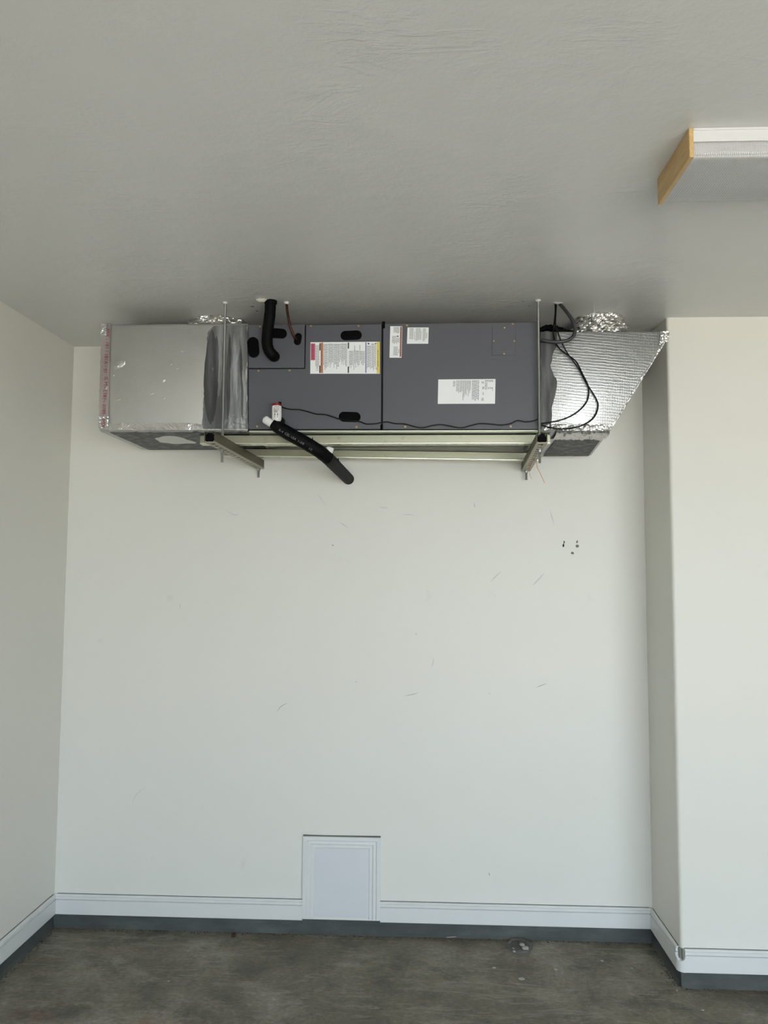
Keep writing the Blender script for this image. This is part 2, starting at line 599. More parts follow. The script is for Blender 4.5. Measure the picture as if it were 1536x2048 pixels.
bb = struct('baseboard_back', baseboard(bmesh.new(), (HX1, 0, 0), (XR, 0, 0), (0, -1, 0), 0, -1), M_trim)
obj('caulk_crack', crack(bmesh.new(), (HX1, 0, 0), (XR - .015, 0, 0), (0, -1, 0)), M_crack, bb)
bb = struct('baseboard_left', baseboard(bmesh.new(), (XL - SK * 5.2, -5.2, 0), (XL, 0, 0), (1, 0, 0), 0, -1), M_trim)
obj('caulk_crack', crack(bmesh.new(), (XL - SK * 1.6, -1.6, 0), (XL, -.015, 0), (1, 0, 0)), M_crack, bb)
bb = struct('baseboard_column', baseboard(bmesh.new(), (XR, 0, 0), (XR, YC + .016, 0), (-1, 0, 0), -1, 0), M_trim)
obj('caulk_crack', crack(bmesh.new(), (XR, -.015, 0), (XR, YC + .02, 0), (-1, 0, 0)), M_crack, bb)
bb = struct('baseboard_right', baseboard(bmesh.new(), (XR + .014, YC, 0), (XE, YC, 0), (0, -1, 0), 0, 0), M_trim)
obj('caulk_crack', crack(bmesh.new(), (XR + .014, YC, 0), (XE, YC, 0), (0, -1, 0)), M_crack, bb)
# bullnose corner piece of the baseboard, its top broken away over the metal corner bead
bm = bmesh.new()
cx, cy = XR + .014, YC + .014
n = 8
ring = []
tops = [.117, .112, .109, .104, .106, .104, .107, .110, .118]
for k in range(n + 1):
    a = math.pi + math.pi / 2 * k / n
    ring.append((Vector((math.cos(a), math.sin(a), 0)), tops[k]))
rows = [[Vector((cx, cy, 0)) + d * .029 + Vector((0, 0, HC)) for d, h in ring],
        [Vector((cx, cy, 0)) + d * .029 + Vector((0, 0, h)) for d, h in ring],
        [Vector((cx, cy, 0)) + d * .0145 + Vector((0, 0, h + .001)) for d, h in ring],
        [Vector((cx, cy, 0)) + d * .0145 + Vector((0, 0, HC)) for d, h in ring],
        [Vector((cx, cy, 0)) + d * .029 + Vector((0, 0, HC)) for d, h in ring]]
sheet(bm, rows)
ct = struct('trim_4', bm, M_trim)
bm = bmesh.new()
rows = []
for z in (.106, .125, .150):
    rows.append([Vector((cx, cy, z)) + d * (.0152 + (.002 if i in (2, 6) else 0)) for i, (d, h) in enumerate(ring)])
sheet(bm, rows)
obj('corner_bead', bm, M_galv, ct, label='bare metal corner bead exposed by the broken baseboard corner')
bm = bmesh.new()
for x, w in ((.2, .004), (.72, .003)):
    a = math.pi + math.pi / 2 * x
    p = Vector((cx + math.cos(a) * .0175, cy + math.sin(a) * .0175, 0))
    box(bm, p.x - w / 2, p.x + w / 2, p.y - .002, p.y + .002, .108, .150)
obj('dark_slot', bm, M_crack, ct)

# small holes and scratches in the back wall
def blob(bm, u, v, w, h, y, ang=0.0, n=9, dep=.0012, seed=0):
    c = pix(u, v, y)
    s = (c - CAM_LOC).length / FPX
    P = []
    for k in range(n):
        a = 2 * math.pi * k / n
        r = 1 + .3 * noise.noise(Vector((math.cos(a) * 2 + seed, math.sin(a) * 2, u * .1)))
        x, z = math.cos(a) * w / 2 * r, math.sin(a) * h / 2 * r
        P.append((c.x + s * (x * math.cos(ang) - z * math.sin(ang)), c.z + s * (x * math.sin(ang) + z * math.cos(ang))))
    prism(bm, P, y - dep, y + .004)
    return bm
M_hole = plain('wall_hole_dark', (.015, .014, .013), .95)
M_hole2 = plain('wall_hole_plaster', (.20, .19, .175), .95)
bm = blob(bmesh.new(), 1126.8, 1091, 3.4, 6.5, 0)
blob(bm, 1128.3, 1084, 2.2, 5, 0, .2)
blob(bm, 1127.4, 1087.5, 1.4, 4, 0, -.2)
obj('anchor_hole', bm, M_hole, w_back)
bm = blob(bmesh.new(), 1154.5, 1092, 6, 5.5, 0)
blob(bm, 1154.2, 1083.5, 3, 5.5, 0, -.3)
obj('anchor_hole', bm, M_hole2, w_back)
bm = blob(bmesh.new(), 1145, 1106.2, 6, 5, 0, -.4)
obj('anchor_hole', bm, M_hole2, w_back)
M_scuff = plain('grey_scuff', (.64, .635, .60), .6)
M_scuff3 = plain('soot_smudge', (.16, .155, .15), .8)
M_scuff2 = plain('dark_scuff', (.45, .44, .41), .6)
def scratch(pts, w, mat, y=0.0):
    """tapered hairline scratch through pixel points"""
    bm = bmesh.new()
    P = spline([pix(u, v, y) for u, v in pts], 5)
    L, Rr = [], []
    for i, p in enumerate(P):
        d = P[min(i + 1, len(P) - 1)] - P[max(i - 1, 0)]
        nn = Vector((-d.z, 0, d.x)).normalized()
        ww = w * math.sin(math.pi * (i + .15) / (len(P) - .7)) * .0024 / 2
        L.append((p + nn * ww) + Vector((0, -.0004, 0)))
        Rr.append((p - nn * ww) + Vector((0, -.0004, 0)))
    sheet(bm, [L, Rr])
    return bm
for pts, w, m in (([(1072, 1376), (1082, 1371), (1094, 1367)], 1.5, M_scuff2), ([(553, 1425), (562, 1413), (577, 1405)], 1.3, M_scuff2),
                  ([(808, 1392), (824, 1389), (838, 1385)], 1.3, M_scuff2), ([(265, 1610), (272, 1590), (296, 1570)], 1.2, M_scuff),
                  ([(804, 1030), (818, 1029), (831, 1032)], 1.6, M_scuff), ([(678, 1044), (688, 1050), (698, 1056)], 2.0, M_scuff),
                  ([(664, 1089), (667, 1092)], 3.0, M_scuff2), ([(1100, 1020), (1104, 1035), (1109, 1050)], 2.2, M_scuff),
                  ([(1064, 1172), (1076, 1160), (1090, 1144)], 3.2, M_scuff), ([(980, 1165), (990, 1154), (1004, 1142)], 2.6, M_scuff),
                  ([(863, 1335), (866, 1325), (867, 1314)], 2.0, M_scuff), ([(977, 1385), (982, 1389)], 2.0, M_scuff),
                  ([(712, 1362), (713, 1366)], 3.0, M_scuff), ([(635, 988), (642, 998), (652, 1012)], 1.4, M_scuff),
                  ([(757, 1012), (768, 1016), (776, 1014)], 1.6, M_scuff), ([(978, 1745), (979, 1752)], 2.0, M_scuff2),
                  ([(830, 1267), (834, 1269)], 4.0, M_scuff), ([(948, 1005), (950, 1016)], 3.0, M_scuff),
                  ([(450, 1020), (470, 1030), (478, 1026)], 1.6, M_scuff), ([(359, 1206), (361, 1218)], 2.0, M_scuff)):
    obj('scuff_mark', scratch(pts, w, m), m, w_back)

# dark smudges on the ceiling by the pipe and cable holes
ceil_o = bpy.data.objects['ceiling']
for k, (u, v, w, h) in enumerate(((505, 613, 7, 2.4), (514, 622, 5, 2.2), (508, 606, 3, 1.2), (1046, 602.5, 3.5, 1.6), (1059, 612, 4, 1.4))):
    c = pixz(u, v, H)
    bm = bmesh.new()
    P = [(c.x + math.cos(a * .52) * w * .0010 * (1 + .5 * noise.noise(Vector((a, k, 2)))), c.y + math.sin(a * .52) * h * .0028 * (1 + .5 * noise.noise(Vector((a, k, 5)))), H - .0003) for a in range(12)]
    bm.faces.new([bm.verts.new(p) for p in P])
    obj('scuff_mark', bm, M_scuff3, ceil_o)

# hatch in the back wall
zt = pix(680, 1672, 0).z
zb = pix(620, 1837, -.018).z
hatch = thing('access_hatch', ((HX0 + HX1) / 2, 0, zb), 'white access hatch with moulded casing set at foot of back wall', 'hatch')
CP = [(0, 0), (0, .017), (.015, .018), (.019, .0165), (.021, .012), (.032, .0135), (.036, .012), (.038, .008), (.051, .0085), (.054, .006), (.057, .0)]
def casing(kind):
    bm = bmesh.new()
    rows = []
    for d, t in CP:
        if kind == 'left':
            rows.append([Vector((HX0 + d, -t, zb)), Vector((HX0 + d, -t, zt - d))])
        elif kind == 'right':
            rows.append([Vector((HX1 - d, -t, zb - .002)), Vector((HX1 - d, -t, zt - d))])
        else:
            rows.append([Vector((HX0 + d, -t, zt - d)), Vector((HX1 - d, -t, zt - d))])
    sheet(bm, rows)
    for i in (0, 1):
        try:
            vs = [v for v in bm.verts if v.index < 0]
            bm.verts.ensure_lookup_table()
            bm.faces.new([bm.verts[k * 2 + i] for k in range(len(CP))])
        except Exception:
            pass
    return bm
for k in ('left', 'right', 'top'):
    obj('casing', casing(k), M_trim, hatch)
obj('panel', nbox(HX0 + .05, HX1 - .05, -.006, .004, zb + .003, zt - .05), M_hatch, hatch)
bm = bmesh.new()
prism(bm, [(HX0, zt + .0002), (HX1, zt + .0002), (HX1, zt + .004), (HX0 + .1, zt + .002), (HX0, zt + .004)], -.008, .0)
obj('caulk_crack', bm, M_crack, hatch)

# ------------------------------------------------------------------ air handler
FY = -.56                                  # front of the cabinet panels
UB = 2.236                                 # underside
def P2(u, v, y=FY):
    p = pix(u, v, y)
    return (p.x, p.z)
ux0, ux1 = -.694, .496
uz1 = 2.685
ah = thing('air_handler', (-.1, -.3, UB), 'long slate grey horizontal air handler hung under the ceiling on channels', 'air handler')
obj('cabinet', nbox(ux0, ux1, FY + .013, -.07, UB + .003, uz1, .002), M_cab, ah)
obj('bottom_panel', nbox(ux0 + .004, ux1 - .002, FY + .02, -.075, UB, UB + .003), M_galv, ah)
obj('bottom_flange', nbox(ux0 + .01, ux1 - .006, FY - .002, FY + .012, UB - .003, UB + .003, .001), M_galv, ah, label='bright galvanized lip under the front panels')
obj('panel_gap', nbox(ux0 + .002, ux1 - .002, FY + .010, FY + .0135, UB + .004, uz1 - .002), M_gap, ah)
yb = FY + .0125
p_coil = obj('coil_panel', prism(bmesh.new(), [P2(497, 736), P2(608.5, 736), P2(609.5, 649), P2(497, 650)], FY, yb, .0012), M_cab, ah)
p_low = obj('coil_access_panel', prism(bmesh.new(), [P2(497, 858.5), P2(762, 858), P2(763, 648.5), P2(612, 650), P2(611, 738.5), P2(497, 738.5)], FY, yb, .0012), M_cab, ah)
p_blow = obj('blower_panel', prism(bmesh.new(), [P2(765.5, 858.5), P2(1075.5, 858.5), P2(1075.5, 644.5), P2(766.5, 647.5)], FY, yb, .0012), M_cab, ah)
obj('cover_plate', prism(bmesh.new(), [P2(984, 711), P2(1031, 711), P2(1031.5, 653), P2(985, 653)], FY - .0022, FY + .001, .0006), M_cab, p_blow)
# strip at the right-hand end of the cabinet
obj('end_strip', prism(bmesh.new(), [P2(1076.3, 860), P2(1080, 860), P2(1080, 644), P2(1076.3, 644)], FY - .002, FY + .03, .0008), M_rub, ah)

def screw(parent, u, v, r=.0044):
    c = pix(u, v, FY)
    y = FY - (.0022 if parent is None else 0)
    bm = hexnut(bmesh.new(), (c.x, FY - .0002, c.z), r, .0042, 'Y')
    rr = bmesh.ops.create_cone(bm, cap_ends=True, segments=14, radius1=r * 1.25, radius2=r * 1.15, depth=.0018,
                               matrix=Matrix.Translation((c.x, FY - .001, c.z)) @ Matrix.Rotation(math.pi / 2, 4, 'X'))
    return bm
for par, pts in ((p_coil, [(520, 653)]), (p_low, [(622, 652), (717, 652), (517, 741.5), (579, 741), (514, 853), (713, 854)]),
                 (p_blow, [(814, 651), (1025, 648.5), (810.5, 853.5), (1021.5, 853), (1009, 656), (987.5, 682.5), (1028.5, 682.5), (1008, 708)])):
    for u, v in pts:
        obj('screw', screw(par, u, v, .0036 if (u, v) in [(1009, 656), (987.5, 682.5), (1028.5, 682.5), (1008, 708)] else .0036), M_screw, par)

def grommet(parent, u, v, length, width, ang):
    c = pix(u, v, FY)
    bm = bmesh.new()
    o = stadium(c.x, c.z, length, width, ang)
    i = stadium(c.x, c.z, length - .009, width - .009, ang)
    N = len(o)
    rows = []
    for pts, y in ((o, FY + .001), (o, FY - .0035), (i, FY - .0045), (i, FY - .0005)):
        rows.append([Vector((p[0], y, p[1])) for p in pts] + [Vector((pts[0][0], y, pts[0][1]))])
    V = sheet(bm, rows)
    bm.faces.new(V[-1][:-1])
    bmesh.ops.remove_doubles(bm, verts=bm.verts, dist=1e-6)
    return obj('grommet', bm, M_rub, parent, True)
S1 = .00203                                # metres per photo pixel on the cabinet front
grommet(p_coil, 507, 695, 43 * S1, 23 * S1, math.radians(96))
grommet(p_coil, 555, 667, 39 * S1, 20 * S1, math.radians(-4))
grommet(p_coil, 596, 678.5, 25 * S1, 14 * S1, math.radians(80))
grommet(p_low, 702.5, 671, 43 * S1, 19 * S1, math.radians(2))
grommet(p_low, 699.5, 834, 44 * S1, 20 * S1, math.radians(-2))
for u, v, w, h in ((767, 650, 6, 14), (763.2, 855, 5, 11)):
    c = pix(u, v, FY)
    obj('panel_clip', nbox(c.x - w * S1 / 2, c.x + w * S1 / 2, FY - .004, FY + .005, c.z - h * S1 / 2, c.z + h * S1 / 2, .002), M_rub, ah)

# --- stickers: white slab, colour blocks and lines of print, all flat
def sticker(parent, name, q, label):
    """q: px corners TL, TR, BR, BL. returns (object, mapping of (s, t) in 0..1 to (x, z))"""
    C = [P2(*p) for p in q]
    def mp(s, t):
        a = (C[0][0] * (1 - s) + C[1][0] * s, C[0][1] * (1 - s) + C[1][1] * s)
        b = (C[3][0] * (1 - s) + C[2][0] * s, C[3][1] * (1 - s) + C[2][1] * s)
        return (a[0] * (1 - t) + b[0] * t, a[1] * (1 - t) + b[1] * t)
    o = obj(name, prism(bmesh.new(), [C[3], C[2], C[1], C[0]], FY - .0006, FY + .0005), M_lab, parent, label=label)
    return o, mp
def quads(mp, rects, y=FY - .0009):
    bm = bmesh.new()
    for s0, s1, t0, t1 in rects:
        vs = [bm.verts.new((mp(s, t)[0], y, mp(s, t)[1])) for s, t in ((s0, t1), (s1, t1), (s1, t0), (s0, t0))]
        bm.faces.new(vs)
    return bm
def lines(s0, s1, n, t0, t1, fill=.55, ragged=.25, word=.05):
    """n vertical columns of word-length dashes between s0..s1"""
    out = []
    w = (s1 - s0) / n
    for k in range(n):
        a = s0 + k * w
        end = t1 - random.random() * ragged * (t1 - t0)
        t = t0
        while t < end - .01:
            L = min(random.uniform(.4, 1.6) * word, end - t)
            out.append((a, a + w * fill, t, t + L))
            t += L + word * .22
    return out
# large instruction label
lab, mp = sticker(p_low, 'instruction_label', [(621, 684.5), (759.5, 683.5), (759.5, 747.5), (620.5, 747.5)], 'wide white label with crimson, orange, blue and yellow bands')
bx = lambda c0, c1, r0, r1: ((c0 - 98) / 1257, (c1 - 98) / 1257, (r0 - 120) / 585, (r1 - 120) / 585)
obj('crimson_block', quads(mp, [bx(105, 185, 145, 455)]), M_lred, lab)
obj('orange_band', quads(mp, [bx(285, 330, 128, 695)]), M_lor, lab)
obj('blue_band', quads(mp, [bx(1096, 1114, 130, 690)]), M_lbl, lab)
obj('yellow_band', quads(mp, [bx(1302, 1352, 122, 700)]), M_lye, lab)
for q in (bx(262, 283, 140, 275), bx(262, 283, 555, 692), bx(777, 799, 132, 245), bx(777, 799, 575, 692)):
    obj('black_bar', quads(mp, [q], FY - .0011), M_inkd, lab)
for c0, r0, s in ((1160, 155, 20), (1288, 152, 14)):
    tri = bmesh.new()
    P = [mp((c - 98) / 1257, (r - 120) / 585) for c, r in ((c0 - s, r0 + s), (c0 - s, r0 - s), (c0 + s, r0))]
    tri.faces.new([tri.verts.new((x, FY - .0011, z)) for x, z in P])
    obj('warning_triangle', tri, M_inkd, lab)
R = []
def blk(c0, c1, n, r0, r1, **k):
    a = bx(c0, c1, r0, r1)
    R.extend(lines(a[0], a[1], n, a[2], a[3], **k))
blk(192, 262, 5, 175, 660, ragged=.2); blk(338, 420, 4, 155, 670, ragged=.35); blk(425, 520, 6, 150, 660, ragged=.4)
blk(525, 640, 7, 155, 640, ragged=.3); blk(645, 770, 8, 150, 650, ragged=.45)
blk(800, 880, 5, 285, 640, ragged=.3); blk(885, 980, 6, 280, 640, ragged=.4); blk(985, 1090, 6, 290, 560, ragged=.5)
blk(895, 915, 1, 185, 290, ragged=0); blk(990, 1010, 1, 180, 290, ragged=0)
blk(1125, 1200, 5, 190, 640, ragged=.3); blk(1205, 1295, 6, 150, 660, ragged=.35)
obj('printed_lines', quads(mp, R), M_ink, lab)
R = []
blk(300, 315, 1, 150, 680, word=.09, ragged=.05)
obj('printed_heading', quads(mp, R, FY - .0011), plain('dark_rust_ink', (.18, .05, .03), .6), lab)
R = []
blk(1318, 1332, 1, 270, 580, word=.07, ragged=0); blk(1300, 1316, 1, 590, 640, word=.2, ragged=0)
obj('printed_heading', quads(mp, R, FY - .0011), M_inkd, lab)
R = []
blk(128, 160, 2, 165, 440, word=.12)
obj('printed_heading', quads(mp, R, FY - .0011), plain('deep_crimson_ink', (.30, .03, .07), .6), lab)

# narrow warning label
lab, mp = sticker(p_blow, 'warning_label', [(780.5, 652.5), (804.5, 652.5), (803, 715.5), (779, 715.5)], 'narrow upright white label with rust red edge band')
bx = lambda c0, c1, r0, r1: ((c0 - 135) / 345, (c1 - 135) / 345, (r0 - 170) / 885, (r1 - 170) / 885)
obj('rust_band', quads(mp, [bx(425, 470, 180, 1030)]), plain('label_rust', (.36, .11, .07), .5), lab)
R = []
blk(240, 410, 6, 190, 400, word=.03); blk(200, 320, 4, 445, 700, word=.04, ragged=.3); blk(325, 420, 3, 500, 680, word=.04, ragged=.4)
blk(245, 380, 5, 740, 1010, word=.04, ragged=.1); blk(390, 420, 1, 820, 960, word=.04)
obj('printed_lines', quads(mp, R), M_ink, lab)
R = []
blk(438, 455, 1, 210, 1000, word=.08, ragged=0)
obj('printed_heading', quads(mp, R, FY - .0011), M_inkd, lab)
obj('printed_arrow', quads(mp, [bx(320, 360, 446, 464), bx(355, 372, 432, 478), bx(372, 384, 446, 464)], FY - .0011), M_inkd, lab)

# small square label
lab, mp = sticker(p_blow, 'notice_label', [(815, 655), (857.5, 655), (856.5, 687.5), (813.8, 687.5)], 'small squarish white label of fine print')
bx = lambda c0, c1, r0, r1: ((c0 - 620) / 600, (c1 - 620) / 600, (r0 - 205) / 465, (r1 - 205) / 465)
R = []
blk(685, 800, 5, 225, 560, word=.05, ragged=.1); blk(860, 1000, 6, 225, 610, word=.05, ragged=.2); blk(1060, 1150, 4, 230, 640, word=.05, ragged=.25)
obj('printed_lines', quads(mp, R), M_ink, lab)
for q in ((818, 838, 320, 560), (1005, 1028, 300, 560), (1165, 1190, 350, 520)):
    R = []
    blk(q[0], q[1], 1, q[2], q[3], word=.06, ragged=0)
    obj('printed_heading', quads(mp, R, FY - .0011), M_greyprint, lab)

# rating plate
lab, mp = sticker(p_blow, 'rating_plate', [(876.5, 759), (991, 758), (990, 807.5), (875.5, 807.8)], 'white rating plate, blank on its left third')
bx = lambda c0, c1, r0, r1: ((c0 - 165) / 1175, (c1 - 165) / 1175, (r0 - 190) / 505, (r1 - 190) / 505)
R = []
blk(475, 525, 2, 225, 360, word=.06, ragged=.2); blk(540, 605, 3, 215, 520, word=.05, ragged=.4); blk(610, 845, 11, 215, 640, word=.04, ragged=.55)
blk(865, 1015, 5, 215, 640, word=.07, ragged=.1); blk(1060, 1115, 2, 240, 290, word=.1, ragged=0); blk(1075, 1120, 2, 345, 400, word=.1, ragged=0)
blk(1085, 1110, 1, 460, 515, word=.1, ragged=0); blk(1065, 1110, 2, 575, 635, word=.1, ragged=0)
blk(1130, 1300, 7, 210, 255, word=.06, ragged=.3); blk(1130, 1180, 2, 260, 460, word=.08, ragged=.3); blk(1190, 1300, 4, 360, 395, word=.06, ragged=.2)
blk(1280, 1300, 1, 395, 445, word=.05)
obj('printed_lines', quads(mp, R), M_ink, lab)

# ------------------------------------------------------------------ left foil duct
def patchy_front(pts_px, y, thick=.0022, parent=None):
    return prism(bmesh.new(), [P2(u, v, y) for u, v in pts_px], y - thick, y + .001, .0006)

dl = thing('duct_plenum', (-1.0, -.3, UB), 'boxy silver foil duct left of the air handler with red-printed tape edge', 'duct')
bm = nbox(-1.312, ux0 - .001, FY, -.07, UB, 2.692, .012, 3)
obj('duct_body', bm, M_foil_l, dl, True)
def blobpts(cx, cy, rx, ry, seed, n=40, amp=.12):
    P = []
    for k in range(n):
        a = 2 * math.pi * k / n
        r = 1 + amp * noise.noise(Vector((math.cos(a) * 1.6 + seed, math.sin(a) * 1.6, seed)))
        P.append((cx + math.cos(a) * rx * r, cy + math.sin(a) * ry * r))
    return P
# irregular edge for the brushed mastic
def edge(u0, v0, u1, v1, n, amp, seed):
    out = []
    for i in range(n + 1):
        t = i / n
        k = noise.noise(Vector((t * n * .45, seed, 0))) * amp + noise.noise(Vector((t * n * 1.3, seed, 3))) * amp * .5
        out.append((u0 + (u1 - u0) * t + k, v0 + (v1 - v0) * t))
    return out
left = edge(428, 652, 416, 664, 4, 1.5, 2) + edge(415, 668, 405, 844, 64, 2.4, 1)
right = edge(496, 858, 494, 650, 40, 2.0, 5)
obj('mastic_band', patchy_front(left + [(404, 848), (407, 858)] + right, FY - .0005, .0025), M_mastic, dl, label='brushed grey mastic over the joint to the air handler')
def spindle(u0, v0, u1, v1, w, seed, n=22):
    """brush stroke: long tapered outline in pixels"""
    a, b = [], []
    for i in range(n + 1):
        t = i / n
        h = w * math.sin(math.pi * min(1, max(0, t))) ** .6 / 2 + .15
        m = noise.noise(Vector((t * 3, seed, 1))) * 3
        k1 = noise.noise(Vector((t * 11, seed, 4))) * 1.1
        k2 = noise.noise(Vector((t * 11, seed, 9))) * 1.1
        u, v = u0 + (u1 - u0) * t + m, v0 + (v1 - v0) * t
        a.append((u - h + k1 * (0 < i < n), v))
        b.append((u + h + k2 * (0 < i < n), v))
    return a + b[::-1]
for ks, (u0, v0, u1, v1, w, m) in enumerate(((424, 658, 420, 850, 27, M_mastic_d), (433, 672, 426, 845, 16, M_mastic_d), (459, 668, 456, 842, 8, M_mastic_d), (481, 690, 486, 846, 5, M_mastic_d),
                             (443, 690, 436, 800, 8, M_mastic_l), (469, 664, 472, 836, 10, M_mastic_l), (488, 730, 491, 832, 7, M_mastic_l), (478, 664, 474, 740, 4, M_mastic_l))):
    obj('mastic_stroke', patchy_front(spindle(u0, v0, u1, v1, w, u0 * .1), FY - .0026 - .00022 * ks, .0010 + .00022 * ks), m, dl)
for k, (u, v, w, h) in enumerate(((493, 755, 3, 34), (494, 795, 2.2, 20), (427, 739, 1.6, 6), (474, 728, 1.6, 6), (474, 693, 1.8, 4), (495, 730, 2, 10))):
    c = pix(u, v, FY)
    obj('bare_foil_fleck', prism(bmesh.new(), blobpts(c.x, c.z, w * S1 / 2, h * S1 / 2, k + .5, 12, .4), FY - .0052, FY - .002), M_tape, dl)
# wisps of foil left bare in the mastic
# foil tape with a wrinkled surface
def tape(px, y, nu, nv, amp, seed, s=70):
    """px: quad TL, TR, BR, BL"""
    C = [pix(u, v, y) for u, v in px]
    rows = []
    for i in range(nv + 1):
        row = []
        for j in range(nu + 1):
            s_, t_ = j / nu, i / nv
            p = (C[0] * (1 - s_) + C[1] * s_) * (1 - t_) + (C[3] * (1 - s_) + C[2] * s_) * t_
            edge_k = min(s_, 1 - s_, t_, 1 - t_)
            p = p + Vector((0, -.0012 - amp * max(-.2, crinkle(p, s, seed)) * (1 if edge_k > 0 else .2), 0))
            if edge_k == 0:
                p.x += noise.noise(p * 60) * .002
                p.z += noise.noise(p * 60 + Vector((9, 9, 9))) * .002
            row.append(p)
        rows.append(row)
    bm = bmesh.new()
    sheet(bm, rows)
    return bm
obj('foil_tape', tape([(203, 647), (221.5, 647), (217, 858), (197, 856)], FY - .0006, 10, 70, .0016, 1), M_tape_pink, dl)
obj('foil_tape', tape([(200, 846), (496, 846), (496, 860.5), (215, 860.5)], FY - .001, 110, 10, .0009, 4), M_tape, dl)
obj('foil_tape', tape([(202, 648), (214, 648), (213, 672), (201, 672)], FY - .003, 8, 12, .005, 9, 60), M_tape, dl)
obj('foil_tape', tape([(197, 832), (217, 832), (216, 859), (198, 857)], FY - .003, 10, 14, .005, 12, 60), M_tape, dl)
obj('foil_tape', tape([(446, 835), (496, 822), (496, 858), (448, 858)], FY - .002, 26, 18, .0045, 15, 45), M_mastic_l, dl)
# wrinkled puckers in the facing
for k, (u, v, w, h, am) in enumerate(((238, 729, 27, 17, .009), (327, 761, 8, 8, .007), (227, 751, 5, 5, .005), (365, 702, 5, 5, .005), (304, 787, 9, 5, .004), (355, 737, 6, 5, .005), (343, 728, 7, 6, .004), (236, 799, 12, 5, .004), (328, 796, 6, 5, .004))):
    bm = bmesh.new()
    rows = []
    c = pix(u, v, FY)
    for i in range(13):
        row = []
        for j in range(13):
            a, b = j / 6 - 1, i / 6 - 1
            p = c + Vector((a * w * S1 / 2, 0, -b * h * S1 / 2 + a * h * S1 * .25))
            fall = max(0, 1 - (a * a + b * b))
            p.y = FY - .0002 - am * .55 * fall * (.25 + .8 * abs(crinkle(p, 110, k * 3.3)))
            if a * a + b * b >= 1: p.y = FY + .0006
            row.append(p)
        rows.append(row)
    sheet(bm, rows)
    obj('foil_pucker', bm, M_pucker, dl)
# red lettering running down the tape
def vtext(body, u, v, size, y, mat, parent, rot=-90.0, slant=0.0):
    c = pix(u, v, y)
    mw = Matrix.Translation((c.x, y, c.z)) @ Matrix.Rotation(math.radians(rot + slant), 4, 'Y').inverted() @ Matrix.Rotation(math.pi / 2, 4, 'X')
    return obj('red_lettering', text_mesh(body, size, mw), mat, parent)
vtext('MIX - 181 / 181A - 01', 213, 702, .0212, FY - .0062, M_redprint, dl, -90, -2)
vtext('IS M - L181 - 0180 - MIX', 208.5, 804, .0212, FY - .0062, M_redprint, dl, -90, -2)
# underside: mastic coat with a bare oval
def under(pts, z, t, mat, name, parent, label=None):
    bm = bmesh.new()
    a = [bm.verts.new((x, y, z)) for x, y in pts]
    b = [bm.verts.new((x, y, z + t)) for x, y in pts]
    bm.faces.new(a); bm.faces.new(b)
    n = len(pts)
    for i in range(n):
        bm.faces.new((a[i], a[(i + 1) % n], b[(i + 1) % n], b[i]))
    return obj(name, bm, mat, parent, label=label)
n_ = 30
fe = [(-1.27 + (.57) * i / n_, -.545 + .022 * noise.noise(Vector((i * .6, 4, 2)))) for i in range(n_ + 1)]
under(fe + [(-.70, -.085), (-1.27, -.085)], UB - .002, .003, M_mastic_d, 'mastic_coat', dl, 'dark mastic brushed over the underside')
oc = [pixz(u, v, UB - .003) for u, v in ((349, 881),)][0]
under(blobpts(oc.x, oc.y, .080, .10, 3.1, 40, .38), UB - .0034, .001, plain('bare_duct_facing', (.66, .65, .61), .5, .1), 'bare_patch', dl, label='pale oval of bare facing left in the mastic')

# ------------------------------------------------------------------ right foil duct
dr = thing('duct_plenum', (.75, -.3, UB), 'slant-ended silver foil duct with scrim pattern right of the air handler', 'duct')
fr = [P2(1080.5, 859), P2(1222, 860), P2(1338, 670), P2(1334, 663), P2(1080.5, 662.5)]
bx1 = ux1 + .004
zbk = 2.206
bk = [(bx1, zbk + .006), (pix(1182, 917, -.075).x, zbk), (1.062, 2.62), (1.062, 2.644), (bx1, 2.644)]
bm = bmesh.new()
fr = [(max(p[0], bx1), p[1]) for p in fr]
fr[0] = (bx1, fr[0][1])
fr[4] = (bx1, fr[4][1])
A = [bm.verts.new((x, FY, z)) for x, z in fr]
B = [bm.verts.new((x, -.075, z)) for x, z in bk]
bm.faces.new(A); bm.faces.new(B[::-1])
for i in range(5):
    bm.faces.new((A[i], B[i], B[(i + 1) % 5], A[(i + 1) % 5]))
bmesh.ops.bevel(bm, geom=list(bm.edges), offset=.007, segments=2, affect='EDGES', profile=.5)
obj('duct_body', bm, M_foil_r, dr, True)
redge = [(1113, 686), (1112, 695), (1107, 703), (1104, 712), (1104, 722), (1100, 731), (1102, 738), (1106, 745), (1107, 752), (1112, 756), (1114, 764), (1113, 776), (1111, 788), (1108, 798), (1106, 806), (1103, 816), (1104, 830), (1102, 846), (1104, 857)]
band = [(1081, 664)] + [(1081, 858)] + redge[::-1] + [(1114, 664)]
obj('mastic_band', patchy_front(band, FY - .0005, .0025), M_mastic_d, dr, label='dark grey mastic over the joint to the air handler')
obj('foil_tape', tape([(1095, 846), (1226, 850), (1219, 862), (1088, 860)], FY - .001, 60, 10, .006, 21, 45), M_tape, dr)
obj('foil_tape', tape([(1321, 663), (1339, 663), (1335, 684), (1318, 690)], FY - .002, 12, 14, .006, 25, 60), M_tape, dr)
bm = bmesh.new()
for k in range(8):
    t = k / 8
    t2 = (k + .8) / 8
    for uu in (0,):
        pass
rows = []
